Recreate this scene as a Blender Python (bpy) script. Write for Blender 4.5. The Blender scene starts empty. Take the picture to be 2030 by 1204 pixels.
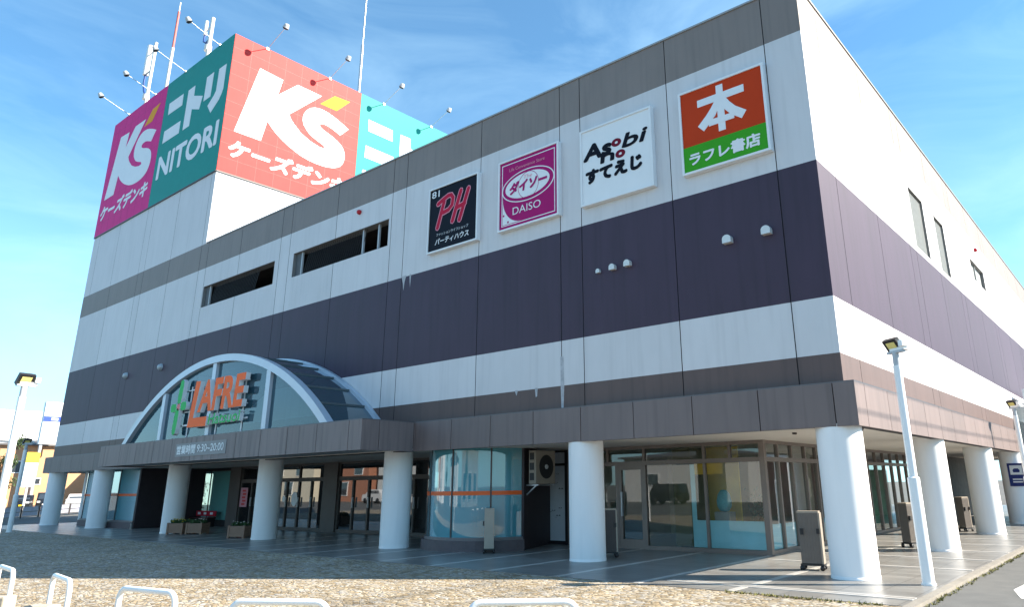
import bpy, bmesh, math, random
from mathutils import Vector, Matrix
from mathutils.geometry import tessellate_polygon
random.seed(7)
R = math.radians
SC = bpy.context.scene
COL = SC.collection

# ------------------------------------------------------------------ camera, sky, sun, exposure
def make_camera():
    yaw, pitch, roll = R(38.3182), R(16.7568), R(-0.797)
    fwd = Vector((-math.sin(yaw)*math.cos(pitch), math.cos(yaw)*math.cos(pitch), math.sin(pitch)))
    right = Vector((math.cos(yaw), math.sin(yaw), 0))
    up = right.cross(fwd)
    r2 = right*math.cos(roll) + up*math.sin(roll)
    u2 = -right*math.sin(roll) + up*math.cos(roll)
    cd = bpy.data.cameras.new("camera")
    co = bpy.data.objects.new("camera", cd); COL.objects.link(co)
    m = Matrix((r2, u2, -fwd)).transposed().to_4x4()
    m.translation = Vector((4.5227, -14.202, 1.72))
    co.matrix_world = m
    cd.sensor_width = 36; cd.sensor_fit = 'HORIZONTAL'
    cd.lens = 36*1414.37/2030
    cd.shift_x = -118.9/2030; cd.shift_y = -66.4/2030
    cd.clip_start = 0.05; cd.clip_end = 3000
    SC.camera = co
make_camera()

SUN_EL, SUN_ROT = R(34.3), math.atan2(.856, .518)
SKY_STRENGTH, SUN_STRENGTH, EXPOSURE = 0.075, 5.0, 1.60
w = bpy.data.worlds.new("World"); SC.world = w; w.use_nodes = True
nt = w.node_tree; nt.nodes.clear()
def N(t, **k):
    n = nt.nodes.new(t)
    for a, b in k.items(): setattr(n, a, b)
    return n
out = N('ShaderNodeOutputWorld'); bg = N('ShaderNodeBackground')
sky = N('ShaderNodeTexSky', sky_type='NISHITA', sun_disc=False, sun_elevation=SUN_EL, sun_rotation=SUN_ROT,
        air_density=1.0, dust_density=0.25, ozone_density=3.5, altitude=0)
tc = N('ShaderNodeTexCoord'); mp = N('ShaderNodeMapping'); mp.inputs['Scale'].default_value = (1.3, 1.3, 3.2)
mp.inputs['Rotation'].default_value = (R(12), R(-18), R(25))
n1 = N('ShaderNodeTexNoise'); n1.inputs['Scale'].default_value = 2.2; n1.inputs['Detail'].default_value = 6; n1.inputs['Roughness'].default_value = .58
n1.inputs['Distortion'].default_value = .7
cr = N('ShaderNodeValToRGB'); cr.color_ramp.elements[0].position = .40; cr.color_ramp.elements[1].position = .90
cr.color_ramp.elements[0].color = (.06, .06, .06, 1); cr.color_ramp.elements[1].color = (.40, .40, .40, 1)
mx = N('ShaderNodeMix', data_type='RGBA'); mx.inputs['B'].default_value = (5.2, 7.4, 8.4, 1)
L = nt.links.new
# pale haze towards the horizon
sx = N('ShaderNodeSeparateXYZ'); L(tc.outputs['Generated'], sx.inputs[0])
hz = N('ShaderNodeMapRange'); hz.inputs['From Min'].default_value = .0; hz.inputs['From Max'].default_value = .42; hz.inputs['To Min'].default_value = .50; hz.inputs['To Max'].default_value = 0; hz.interpolation_type = 'SMOOTHSTEP'
L(sx.outputs['Z'], hz.inputs['Value'])
mh = N('ShaderNodeMix', data_type='RGBA'); mh.inputs['B'].default_value = (5.0, 7.3, 8.9, 1); L(hz.outputs['Result'], mh.inputs['Factor'])
L(tc.outputs['Generated'], mp.inputs['Vector']); L(mp.outputs['Vector'], n1.inputs['Vector']); L(n1.outputs['Fac'], cr.inputs['Fac'])
tint = N('ShaderNodeVectorMath', operation='MULTIPLY'); tint.inputs[1].default_value = (.60, 1.07, 1.18); L(sky.outputs['Color'], tint.inputs[0])
L(cr.outputs['Color'], mx.inputs['Factor']); L(tint.outputs[0], mh.inputs['A']); L(mh.outputs['Result'], mx.inputs['A']); L(mx.outputs['Result'], bg.inputs['Color'])
bg.inputs['Strength'].default_value = SKY_STRENGTH; L(bg.outputs['Background'], out.inputs['Surface'])
sd = bpy.data.lights.new("sun", 'SUN'); sd.energy = SUN_STRENGTH; sd.angle = R(.5); sd.color = (1, .905, .77)
so = bpy.data.objects.new("sun", sd); COL.objects.link(so)
so.rotation_euler = Vector((-.856*math.cos(SUN_EL), -.518*math.cos(SUN_EL), -math.sin(SUN_EL))).to_track_quat('-Z', 'Y').to_euler()
SC.view_settings.view_transform = 'Standard'; SC.view_settings.look = 'None'
SC.view_settings.gamma = 1; SC.view_settings.exposure = EXPOSURE
SC.cycles.max_bounces = 8; SC.cycles.transparent_max_bounces = 12; SC.cycles.use_denoising = True

# ------------------------------------------------------------------ materials
MATS = {}
def mat(name, col, rough=.6, var=.12, scale=3.0, stretch=(1, 1, 1), bump=0, bscale=40, spec=.4, metal=0, coat=0, stain=0):
    if name in MATS: return MATS[name]
    m = bpy.data.materials.new(name); m.use_nodes = True; t = m.node_tree; ns = t.nodes; lk = t.links.new
    p = ns['Principled BSDF']
    p.inputs['Roughness'].default_value = rough; p.inputs['Specular IOR Level'].default_value = spec
    p.inputs['Metallic'].default_value = metal; p.inputs['Coat Weight'].default_value = coat
    tcn = ns.new('ShaderNodeTexCoord'); mpn = ns.new('ShaderNodeMapping'); mpn.inputs['Scale'].default_value = stretch
    lk(tcn.outputs['Object'], mpn.inputs['Vector'])
    nz = ns.new('ShaderNodeTexNoise'); nz.inputs['Scale'].default_value = scale; nz.inputs['Detail'].default_value = 6; nz.inputs['Roughness'].default_value = .6
    lk(mpn.outputs['Vector'], nz.inputs['Vector'])
    mr = ns.new('ShaderNodeMapRange'); mr.inputs['From Min'].default_value = .25; mr.inputs['From Max'].default_value = .75
    mr.inputs['To Min'].default_value = 1-var; mr.inputs['To Max'].default_value = 1+var
    lk(nz.outputs['Fac'], mr.inputs['Value'])
    mu = ns.new('ShaderNodeVectorMath'); mu.operation = 'SCALE'; mu.inputs[0].default_value = col[:3]
    lk(mr.outputs['Result'], mu.inputs['Scale'])
    last = mu.outputs['Vector']
    if stain:      # long vertical run-off streaks
        mp2 = ns.new('ShaderNodeMapping'); mp2.inputs['Scale'].default_value = (3.2, 3.2, .16); lk(tcn.outputs['Object'], mp2.inputs['Vector'])
        z2 = ns.new('ShaderNodeTexNoise'); z2.inputs['Scale'].default_value = 2.0; z2.inputs['Detail'].default_value = 5; lk(mp2.outputs['Vector'], z2.inputs['Vector'])
        r2 = ns.new('ShaderNodeMapRange'); r2.inputs['From Min'].default_value = .5; r2.inputs['From Max'].default_value = .8
        r2.inputs['To Min'].default_value = 1; r2.inputs['To Max'].default_value = 1-stain; lk(z2.outputs['Fac'], r2.inputs['Value'])
        m2 = ns.new('ShaderNodeVectorMath'); m2.operation = 'SCALE'; lk(last, m2.inputs[0]); lk(r2.outputs['Result'], m2.inputs['Scale']); last = m2.outputs['Vector']
    if name.endswith('_panel'):      # each cladding panel has weathered to its own tone
        an = ns.new('ShaderNodeAttribute'); an.attribute_name = 'tone'; m3 = ns.new('ShaderNodeVectorMath'); m3.operation = 'SCALE'
        lk(last, m3.inputs[0]); lk(an.outputs['Fac'], m3.inputs['Scale']); last = m3.outputs['Vector']
    lk(last, p.inputs['Base Color'])
    if bump:
        b = ns.new('ShaderNodeBump'); b.inputs['Strength'].default_value = bump; b.inputs['Distance'].default_value = .01
        z3 = ns.new('ShaderNodeTexNoise'); z3.inputs['Scale'].default_value = bscale; z3.inputs['Detail'].default_value = 4
        lk(tcn.outputs['Object'], z3.inputs['Vector']); lk(z3.outputs['Fac'], b.inputs['Height']); lk(b.outputs['Normal'], p.inputs['Normal'])
    MATS[name] = m; return m

def glass(name, tint=(.9, .95, .95), film=None, film_amt=0, refl=1.0, ior=1.5):
    """window pane: tinted transparency, optional coloured film, mirror reflection by Fresnel"""
    if name in MATS: return MATS[name]
    m = bpy.data.materials.new(name); m.use_nodes = True; t = m.node_tree; ns = t.nodes; lk = t.links.new; ns.clear()
    o = ns.new('ShaderNodeOutputMaterial'); tr = ns.new('ShaderNodeBsdfTransparent'); tr.inputs['Color'].default_value = (*tint, 1)
    gl = ns.new('ShaderNodeBsdfGlossy'); gl.inputs['Roughness'].default_value = .015; gl.inputs['Color'].default_value = (.95, .97, 1, 1)
    base = tr.outputs[0]
    if film:
        df = ns.new('ShaderNodeBsdfDiffuse'); df.inputs['Color'].default_value = (*film, 1)
        mm = ns.new('ShaderNodeMixShader'); mm.inputs[0].default_value = film_amt; lk(base, mm.inputs[1]); lk(df.outputs[0], mm.inputs[2]); base = mm.outputs[0]
    fr = ns.new('ShaderNodeFresnel'); fr.inputs['IOR'].default_value = ior
    mt = ns.new('ShaderNodeMath'); mt.operation = 'MULTIPLY'; mt.inputs[1].default_value = refl; mt.use_clamp = True; lk(fr.outputs[0], mt.inputs[0])
    tcn = ns.new('ShaderNodeTexCoord'); nz = ns.new('ShaderNodeTexNoise'); nz.inputs['Scale'].default_value = .9; nz.inputs['Detail'].default_value = 1
    bp = ns.new('ShaderNodeBump'); bp.inputs['Strength'].default_value = .06; bp.inputs['Distance'].default_value = .02
    lk(tcn.outputs['Object'], nz.inputs['Vector']); lk(nz.outputs['Fac'], bp.inputs['Height']); lk(bp.outputs['Normal'], gl.inputs['Normal'])
    mx_ = ns.new('ShaderNodeMixShader'); lk(mt.outputs[0], mx_.inputs[0]); lk(base, mx_.inputs[1]); lk(gl.outputs[0], mx_.inputs[2]); lk(mx_.outputs[0], o.inputs[0])
    MATS[name] = m; return m

WHITE = mat('white_panel', (.61, .592, .60), .6, .05, 1.2, (1, 1, .5), .12, 60, .6, stain=.10)
DARK = mat('dark_panel', (.041, .021, .044), .6, .16, 1.0, (1.5, 1.5, .35), .12, 60, .50, stain=.30)
TAUPE = mat('taupe_panel', (.205, .163, .143), .6, .1, 1.0, (1, 1, .4), .1, 60, .7, stain=.2)
BROWN = mat('brown_panel', (.098, .058, .050), .6, .14, 1.2, (1, 1, .5), .1, 60, .65, stain=.25)
FASCIA = mat('fascia_panel', (.150, .108, .100), .6, .12, 1.2, (2, 2, .35), .1, 60, .8, stain=.28)
REVEAL = mat('reveal', (.20, .195, .19), .7, .08)
CANOPY = mat('canopy_panel', (.20, .155, .148), .6, .12, 1.2, (2, 2, .35), .1, 60, .6, stain=.5)
GROOVE = mat('groove', (.03, .03, .035), .8, .1)
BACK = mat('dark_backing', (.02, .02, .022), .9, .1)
COLM = mat('column_white', (.82, .81, .80), .55, .04, 1.5, (1, 1, .4), .05, 80, .35, stain=.05)
SOFFIT = mat('soffit', (.66, .62, .56), .7, .05)
PLINTH = mat('plinth', (.10, .08, .085), .6, .15, 6)
FRAME = mat('taupe_frame', (.20, .165, .145), .4, .08, 5, metal=.2)
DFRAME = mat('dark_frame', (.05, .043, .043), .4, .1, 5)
PILLAR = mat('pillar_brown', (.085, .072, .065), .5, .15, 3, (1, 1, .4))
RIM = mat('arch_rim', (.50, .55, .62), .35, .05, 2, metal=.15)
G_BAY = glass('glass_bay', (.5, .8, .82), (.10, .34, .40), .80, 2.6)
G_SHOP = glass('glass_shop', (.88, .95, .90), (.3, .35, .3), .05, 1.9)
G_DOOR = glass('glass_door', (.12, .13, .13), (.02, .02, .02), .6, 2.5)
G_ARCH = glass('glass_arch', (.42, .62, .66), (.05, .16, .23), .35, 1.05)
G_VAULT = glass('glass_vault', (.05, .08, .09), (.055, .095, .11), .9, 2.0)
G_DISP = glass('glass_display', (.6, .9, .88), (.20, .48, .46), .55, 1.3)
G_HOUSE = glass('glass_house', (.2, .25, .28), (.05, .06, .07), .7, 3.0)
WHITE_PAINT = mat('white_paint', (.80, .80, .79), .35, .04, 3)
GREY_PAINT = mat('grey_paint', (.42, .44, .46), .4, .06, 3)
BLACK_PLASTIC = mat('black_plastic', (.018, .018, .02), .45, .1)
STEEL = mat('galvanised', (.48, .50, .52), .4, .1, 8, metal=.6)
SIGN_WHITE = mat('sign_white', (.76, .77, .78), .45, .03, 2, spec=.3)
RED_SIGN = mat('sign_red', (.50, .035, .032), .55, .08, 2.0, (1, 1, .6), 0, 40, .18, stain=.1)
PINK_SIGN = mat('sign_pink', (.68, .020, .215), .55, .06, 2, spec=.12)
TEAL_SIGN = mat('sign_teal', (.014, .26, .225), .55, .05, 2, spec=.15)
YELLOW_SIGN = mat('sign_yellow', (.78, .33, .02), .55, .05, 2, spec=.1)
ORANGE_SIGN = mat('sign_orange', (0.52, 0.045, 0.008), .5, .05, 2, spec=.12)
GREEN_SIGN = mat('sign_green', (0.045, 0.33, 0.018), .5, .05, 2, spec=.12)
MAGENTA_SIGN = mat('sign_magenta', (0.38, 0.008, 0.14), .5, .05, 2, spec=.12)
BLACK_SIGN = mat('sign_black', (0.004, 0.004, 0.01), .5, .05, 2, spec=.12)
MAROON_SIGN = mat('sign_maroon', (0.16, 0.004, 0.022), .5, .05, 2, spec=.12)
CRIMSON_SIGN = mat('sign_crimson', (0.5, 0.01, 0.045), .5, .05, 2, spec=.12)
PALEPINK_SIGN = mat('sign_palepink', (0.72, 0.3, 0.38), .5, .05, 2, spec=.12)
LETTER_ORANGE = mat('letter_orange', (.95, .15, .03), .5, .04, 2, spec=.12)
LETTER_GREEN = mat('letter_green', (.03, .45, .11), .5, .04, 2, spec=.12)
LETTER_RED = mat('letter_red', (.65, .03, .03), .35, .04, 2)
BLUE_SIGN = mat('sign_blue', (.015, .03, .16), .35, .05, 2)
LENS = mat('lamp_lens', (.72, .62, .22), .25, .1, 20)

# ------------------------------------------------------------------ mesh helpers
class MB:
    def __init__(s): s.v = []; s.f = []; s.m = []; s.sm = []; s.t = []; s.tone = 1.0
    def add(s, vs, fs, mi=0, smooth=False):
        o = len(s.v); s.v += [tuple(v) for v in vs]
        for f in fs: s.f.append([i+o for i in f]); s.m.append(mi); s.sm.append(smooth); s.t.append(s.tone)
    def box(s, x0, x1, y0, y1, z0, z1, mi=0, M=None):
        vs = [Vector((x, y, z)) for x in (x0, x1) for y in (y0, y1) for z in (z0, z1)]
        if M is not None: vs = [M @ v for v in vs]
        s.add(vs, [(0, 1, 3, 2), (4, 6, 7, 5), (0, 4, 5, 1), (2, 3, 7, 6), (0, 2, 6, 4), (1, 5, 7, 3)], mi); return s
    def bar(s, a, b, w, h=None, mi=0):
        a, b = Vector(a), Vector(b); h = h or w; d = (b-a); q = d.to_track_quat('Z', 'Y').to_matrix().to_4x4(); q.translation = a
        return s.box(-w/2, w/2, -h/2, h/2, 0, d.length, mi, q)
    def quad(s, a, b, c, d, mi=0): s.add([a, b, c, d], [(0, 1, 2, 3)], mi); return s
    def tube(s, pts, r, n=10, mi=0, caps=True):
        pts = [Vector(p) for p in pts]; rs = r if isinstance(r, (list, tuple)) else [r]*len(pts); vs = []; fs = []
        up = None
        for i, p in enumerate(pts):
            d = (pts[min(i+1, len(pts)-1)]-pts[max(i-1, 0)]).normalized()
            if up is None: up = Vector((0, 0, 1)) if abs(d.z) < .9 else Vector((0, 1, 0))
            a = d.cross(up).normalized(); b = a.cross(d).normalized(); up = b
            for k in range(n):
                t = 2*math.pi*k/n; vs.append(p + (a*math.cos(t)+b*math.sin(t))*rs[i])
        for i in range(len(pts)-1):
            for k in range(n):
                fs.append((i*n+k, i*n+(k+1) % n, (i+1)*n+(k+1) % n, (i+1)*n+k))
        if caps: fs += [tuple(range(n))[::-1], tuple(range((len(pts)-1)*n, len(pts)*n))]
        s.add(vs, fs[:len(fs)-(2 if caps else 0)], mi, True)
        if caps: s.add([vs[i] for i in range(n)], [tuple(range(n))[::-1]], mi); s.add(vs[-n:], [tuple(range(n))], mi)
        return s
    def lathe(s, prof, c=(0, 0, 0), n=32, mi=0, M=None):
        vs = []; fs = []
        for r, z in prof:
            for k in range(n):
                t = 2*math.pi*k/n; p = Vector((r*math.cos(t), r*math.sin(t), z))
                if M is not None: p = M @ p
                vs.append(p + Vector(c))
        for i in range(len(prof)-1):
            for k in range(n): fs.append((i*n+k, i*n+(k+1) % n, (i+1)*n+(k+1) % n, (i+1)*n+k))
        s.add(vs, fs, mi, True); return s
    def poly(s, loops, M, depth=0, mi=0, side_mi=None):
        """filled 2-D loops (first outer, rest holes) mapped by M; optionally extruded by depth along local z"""
        flat = [Vector((p[0], p[1], 0)) for lp in loops for p in lp]
        tri = tessellate_polygon([[Vector((p[0], p[1], 0)) for p in lp] for lp in loops])
        tri = [t if (flat[t[1]]-flat[t[0]]).cross(flat[t[2]]-flat[t[0]]).z > 0 else t[::-1] for t in tri]
        s.add([M @ Vector((p.x, p.y, depth)) for p in flat], tri, mi)
        if depth:
            k = 0
            for lp in loops:
                n = len(lp); vs = [M @ Vector((p[0], p[1], 0)) for p in lp]+[M @ Vector((p[0], p[1], depth)) for p in lp]
                s.add(vs, [(i, (i+1) % n, n+(i+1) % n, n+i) for i in range(n)], mi if side_mi is None else side_mi); k += n
        return s
    def build(s, name, mats, parent=None, loc=None, bevel=0):
        me = bpy.data.meshes.new(name); me.from_pydata(s.v, [], s.f)
        mats = mats if isinstance(mats, (list, tuple)) else [mats]
        for m in mats: me.materials.append(m)
        me.polygons.foreach_set('material_index', s.m); me.polygons.foreach_set('use_smooth', s.sm)
        at = me.attributes.new('tone', 'FLOAT', 'FACE'); at.data.foreach_set('value', s.t); me.update()
        if not bevel:
            bm = bmesh.new(); bm.from_mesh(me); bmesh.ops.recalc_face_normals(bm, faces=bm.faces) if False else None; bm.free()
        o = bpy.data.objects.new(name, me); COL.objects.link(o)
        if parent is not None: o.parent = parent
        if loc is not None: o.location = loc
        if bevel:
            b = o.modifiers.new('bevel', 'BEVEL'); b.width = bevel; b.segments = 2; b.limit_method = 'ANGLE'
        return o
def each(name, m, parent, boxes, **k):
    return [MB().box(*bx).build(name, m, parent, **k) for bx in boxes]
def thing(name, label, cat, loc=(0, 0, 0), rz=0, group=None):
    o = bpy.data.objects.new(name, None); COL.objects.link(o); o.location = loc; o.rotation_euler = (0, 0, rz)
    o['label'] = label; o['category'] = cat
    if group: o['group'] = group
    return o
def tag(o, label=None, cat=None, group=None, kind=None):
    if label: o['label'] = label
    if cat: o['category'] = cat
    if group: o['group'] = group
    if kind: o['kind'] = kind
    return o
def copy_tree(o, loc=None, rz=None, label=None, parent=None):
    c = o.copy(); COL.objects.link(c)
    if parent is not None: c.parent = parent
    if loc is not None: c.location = loc
    if rz is not None: c.rotation_euler = (0, 0, rz)
    if label: c['label'] = label
    for ch in [k for k in o.children]: copy_tree(ch, parent=c)
    return c
def plane_front(y): return Matrix(((1, 0, 0, 0), (0, 0, -1, y), (0, 1, 0, 0), (0, 0, 0, 1)))      # u->x, v->z, out -> -y
def plane_east(x): return Matrix(((0, 0, 1, x), (1, 0, 0, 0), (0, 1, 0, 0), (0, 0, 0, 1)))          # u->y, v->z, out -> +x
def lettering(body, box, M, m, parent, bold=0.0, shear=0, depth=.004, spacing=1.0, name='lettering', side=None, keep=False):
    """text as a mesh fitted into box (u0,u1,v0,v1) of plane M"""
    cu = bpy.data.curves.new(name, 'FONT'); cu.body = body; cu.size = 1; cu.offset = bold if side is not None else 0; cu.shear = shear; cu.space_character = spacing
    cu.resolution_u = 4; cu.fill_mode = 'FRONT'
    to = bpy.data.objects.new(name, cu); COL.objects.link(to)
    dg = bpy.context.evaluated_depsgraph_get(); dg.update()
    me = bpy.data.meshes.new_from_object(to.evaluated_get(dg)); bpy.data.objects.remove(to); bpy.data.curves.remove(cu)
    if not me.vertices: return None
    xs = [v.co.x for v in me.vertices]; ys = [v.co.y for v in me.vertices]
    x0, x1, y0, y1 = min(xs), max(xs), min(ys), max(ys); u0, u1, v0, v1 = box
    sx, sy = (u1-u0)/(x1-x0), (v1-v0)/max(1e-6, y1-y0)
    if keep: sy = sx
    me.materials.clear(); me.materials.append(m)
    if side is not None: me.materials.append(side)
    bm = bmesh.new(); bm.from_mesh(me)
    bmesh.ops.remove_doubles(bm, verts=bm.verts, dist=1e-5)
    for v in bm.verts: v.co = Vector((u0+(v.co.x-x0)*sx, v0+(v.co.y-y0)*sy, 0))
    if side is not None and depth > .01:
        r = bmesh.ops.extrude_face_region(bm, geom=bm.faces[:])
        top = [e for e in r['geom'] if isinstance(e, bmesh.types.BMVert)]
        tf = [e for e in r['geom'] if isinstance(e, bmesh.types.BMFace)]
        for v in top: v.co.z += depth
        for f in bm.faces: f.material_index = 1
        for f in tf: f.material_index = 0
    else:
        for v in bm.verts: v.co.z = depth
        if bold:
            src = [(f, [v.co.copy() for v in f.verts]) for f in bm.faces]; h_ = (v1-v0)*bold*.9
            for k in range(8):
                dx, dz = h_*math.cos(k*.785), h_*math.sin(k*.785)
                for f, cs in src: bm.faces.new([bm.verts.new(c+Vector((dx, dz, .0004*(k+1)))) for c in cs])
    for f in bm.faces: f.smooth = False
    bm.transform(M); bm.normal_update(); bm.to_mesh(me); bm.free()
    o = bpy.data.objects.new(name, me); COL.objects.link(o); o.parent = parent
    return o
def stroke(pts, w):
    """thick polyline outline (2-D loop) with rounded-ish ends"""
    L_, R_ = [], []; n = len(pts)
    for i in range(n):
        a = Vector(pts[max(i-1, 0)]); b = Vector(pts[min(i+1, n-1)]); d = (b-a).normalized(); nn = Vector((-d.y, d.x)); p = Vector(pts[i])
        L_.append(p+nn*w); R_.append(p-nn*w)
    d0 = (Vector(pts[0])-Vector(pts[1])).normalized()*w*.8; d1 = (Vector(pts[-1])-Vector(pts[-2])).normalized()*w*.8
    return [(p.x, p.y) for p in [L_[0]*.5+Vector(pts[0])*.5+d0] + L_ + [L_[-1]*.5+Vector(pts[-1])*.5+d1, R_[-1]*.5+Vector(pts[-1])*.5+d1] + R_[::-1] + [R_[0]*.5+Vector(pts[0])*.5+d0]]

# ------------------------------------------------------------------ key dimensions of the store
XL, XT = -43.93, -28.59
ZT, ZA, ZB, ZC, ZD, ZFT, ZFB = 12.81, 11.54, 8.32, 5.31, 4.148, 3.53, 2.71
DF, YEND = .28, 42.0
ZS0, ZS1, YT = 16.58, 24.25, 15.4

# ------------------------------------------------------------------ ground
def ground_material(name, build):
    m = bpy.data.materials.new(name); m.use_nodes = True; build(m.node_tree, m.node_tree.nodes, m.node_tree.links.new, m.node_tree.nodes['Principled BSDF']); return m
def n_cobble(t, ns, lk, p):
    tcn = ns.new('ShaderNodeTexCoord'); mpn = ns.new('ShaderNodeMapping'); mpn.inputs['Rotation'].default_value = (0, 0, R(8)); mpn.inputs['Scale'].default_value = (8.0, 15.0, 1)
    wv = ns.new('ShaderNodeTexNoise'); wv.inputs['Scale'].default_value = 1.3; wv.inputs['Detail'].default_value = 2
    lk(tcn.outputs['Object'], wv.inputs['Vector'])
    ad = ns.new('ShaderNodeVectorMath'); ad.operation = 'MULTIPLY_ADD'; ad.inputs[1].default_value = (.25, .25, 0); lk(wv.outputs['Color'], ad.inputs[0]); lk(tcn.outputs['Object'], ad.inputs[2])
    lk(ad.outputs[0], mpn.inputs['Vector'])
    v = ns.new('ShaderNodeTexVoronoi'); v.inputs['Scale'].default_value = 1; v.inputs['Randomness'].default_value = .75; lk(mpn.outputs['Vector'], v.inputs['Vector'])
    ve = ns.new('ShaderNodeTexVoronoi'); ve.feature = 'DISTANCE_TO_EDGE'; ve.inputs['Scale'].default_value = 1; ve.inputs['Randomness'].default_value = .75; lk(mpn.outputs['Vector'], ve.inputs['Vector'])
    sp = ns.new('ShaderNodeSeparateColor'); lk(v.outputs['Color'], sp.inputs['Color'])
    r = ns.new('ShaderNodeValToRGB'); e = r.color_ramp.elements
    e[0].position = 0; e[0].color = (.20, .145, .08, 1); e[1].position = 1; e[1].color = (.48, .42, .33, 1)
    for pos, c in ((.3, (.34, .265, .165, 1)), (.55, (.40, .335, .235, 1)), (.8, (.36, .335, .30, 1))):
        q = e.new(pos); q.color = c
    lk(sp.outputs[0], r.inputs['Fac'])
    big = ns.new('ShaderNodeTexNoise'); big.inputs['Scale'].default_value = .8; big.inputs['Detail'].default_value = 6; lk(tcn.outputs['Object'], big.inputs['Vector'])
    br = ns.new('ShaderNodeMapRange'); br.inputs['From Min'].default_value = .3; br.inputs['From Max'].default_value = .7; br.inputs['To Min'].default_value = .78; br.inputs['To Max'].default_value = 1.2; lk(big.outputs['Fac'], br.inputs['Value'])
    s1 = ns.new('ShaderNodeVectorMath'); s1.operation = 'SCALE'; lk(r.outputs['Color'], s1.inputs[0]); lk(br.outputs[0], s1.inputs['Scale'])
    j = ns.new('ShaderNodeMapRange'); j.inputs['From Min'].default_value = .0; j.inputs['From Max'].default_value = .10; j.inputs['To Min'].default_value = .35; j.inputs['To Max'].default_value = 1; lk(ve.outputs['Distance'], j.inputs['Value'])
    s2 = ns.new('ShaderNodeVectorMath'); s2.operation = 'SCALE'; lk(s1.outputs[0], s2.inputs[0]); lk(j.outputs[0], s2.inputs['Scale'])
    lk(s2.outputs[0], p.inputs['Base Color']); p.inputs['Roughness'].default_value = .75
    b = ns.new('ShaderNodeBump'); b.inputs['Strength'].default_value = .7; b.inputs['Distance'].default_value = .02
    jb = ns.new('ShaderNodeMapRange'); jb.inputs['From Max'].default_value = .25; lk(ve.outputs['Distance'], jb.inputs['Value']); lk(jb.outputs[0], b.inputs['Height']); lk(b.outputs['Normal'], p.inputs['Normal'])
def n_tile(t, ns, lk, p):
    tcn = ns.new('ShaderNodeTexCoord'); br = ns.new('ShaderNodeTexBrick'); br.offset = 0; br.inputs['Scale'].default_value = 1
    br.inputs['Brick Width'].default_value = .60; br.inputs['Row Height'].default_value = .30; br.inputs['Mortar Size'].default_value = .006
    br.inputs['Color1'].default_value = (.175, .168, .158, 1); br.inputs['Color2'].default_value = (.23, .222, .208, 1); br.inputs['Mortar'].default_value = (.08, .075, .07, 1)
    lk(tcn.outputs['Object'], br.inputs['Vector'])
    nz = ns.new('ShaderNodeTexNoise'); nz.inputs['Scale'].default_value = 1.5; nz.inputs['Detail'].default_value = 7; lk(tcn.outputs['Object'], nz.inputs['Vector'])
    mr = ns.new('ShaderNodeMapRange'); mr.inputs['From Min'].default_value = .3; mr.inputs['From Max'].default_value = .7; mr.inputs['To Min'].default_value = .9; mr.inputs['To Max'].default_value = 1.1; lk(nz.outputs['Fac'], mr.inputs['Value'])
    s = ns.new('ShaderNodeVectorMath'); s.operation = 'SCALE'; lk(br.outputs['Color'], s.inputs[0]); lk(mr.outputs[0], s.inputs['Scale']); lk(s.outputs[0], p.inputs['Base Color'])
    r2 = ns.new('ShaderNodeMapRange'); r2.inputs['To Min'].default_value = .26; r2.inputs['To Max'].default_value = .40; lk(nz.outputs['Fac'], r2.inputs['Value']); lk(r2.outputs[0], p.inputs['Roughness'])
    p.inputs['Specular IOR Level'].default_value = .32
M_ASPH = mat('asphalt', (.105, .105, .10), .85, .18, 2, bump=.5, bscale=160)
M_COB = ground_material('cobbles', n_cobble)
M_TILE = ground_material('floor_tile', n_tile)
M_STRIP = mat('light_tile', (.45, .43, .40), .3, .1, 3)
b = MB(); b.quad((-900, -900, -.09), (900, -900, -.09), (900, 900, -.09), (-900, 900, -.09))
tag(b.build('ground', mat('far_ground', (.11, .105, .095), .9, .25, .05)), kind='structure')
b = MB(); b.quad((1.42, -40, -.055), (30, -40, -.055), (30, 120, -.055), (1.42, 120, -.055)); b.quad((-140, -40, -.055), (1.42, -40, -.055), (1.42, -15.5, -.055), (-140, -15.5, -.055)); b.quad((-140, -15.5, -.055), (-46, -15.5, -.055), (-46, 60, -.055), (-140, 60, -.055))
tag(b.build('road', M_ASPH), kind='structure')
b = MB(); b.box(-46, 1.27, -15.5, -2.62, -.3, -.006)
tag(b.build('plaza', M_COB), kind='structure')
b = MB(); b.box(-45.3, 1.27, -2.60, 44, -.3, 0)
tag(b.build('arcade_floor', M_TILE), kind='structure')
b = MB()
for k in range(-22, 3):
    x = -5.15+1.85*k
    if -45 < x < .9: b.box(x-.07, x+.07, -2.58, 8, -.01, .004)
for k in range(-2, 12):
    y = .33+2.15*k
    if k == 0: continue
    if y > -2.5: b.box(-3.0, 1.25, y-.07, y+.07, -.01, .008)
b.box(-3.0, 1.25, -2.0, -1.86, -.01, .008)
tag(b.build('floor_strips', M_STRIP), kind='structure')
b = MB(); b.box(1.27, 1.42, -15.5, 60, -.3, .0)
tag(b.build('kerb', mat('kerb_concrete', (.22, .20, .17), .85, .2, 4, bump=.3)), kind='structure')
b = MB()
for i in range(260):     # weeds and moss in the kerb joint and along the plaza edge
    if i < 170: x, y = 1.43+random.random()*.09, random.uniform(-3, 8)
    else: x, y = random.uniform(-1.5, 1.0), -2.66+random.random()*.12-.1
    z0 = -.055 if i < 170 else -.006
    for k in range(5):
        a = random.random()*6.28; h = random.uniform(.012, .045); r_ = random.uniform(.01, .035)
        b.add([(x+r_*math.cos(a+.5), y+r_*math.sin(a+.5), z0), (x+r_*math.cos(a-.5), y+r_*math.sin(a-.5), z0), (x+2*r_*math.cos(a), y+2*r_*math.sin(a), z0+h)], [(0, 1, 2)])
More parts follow.
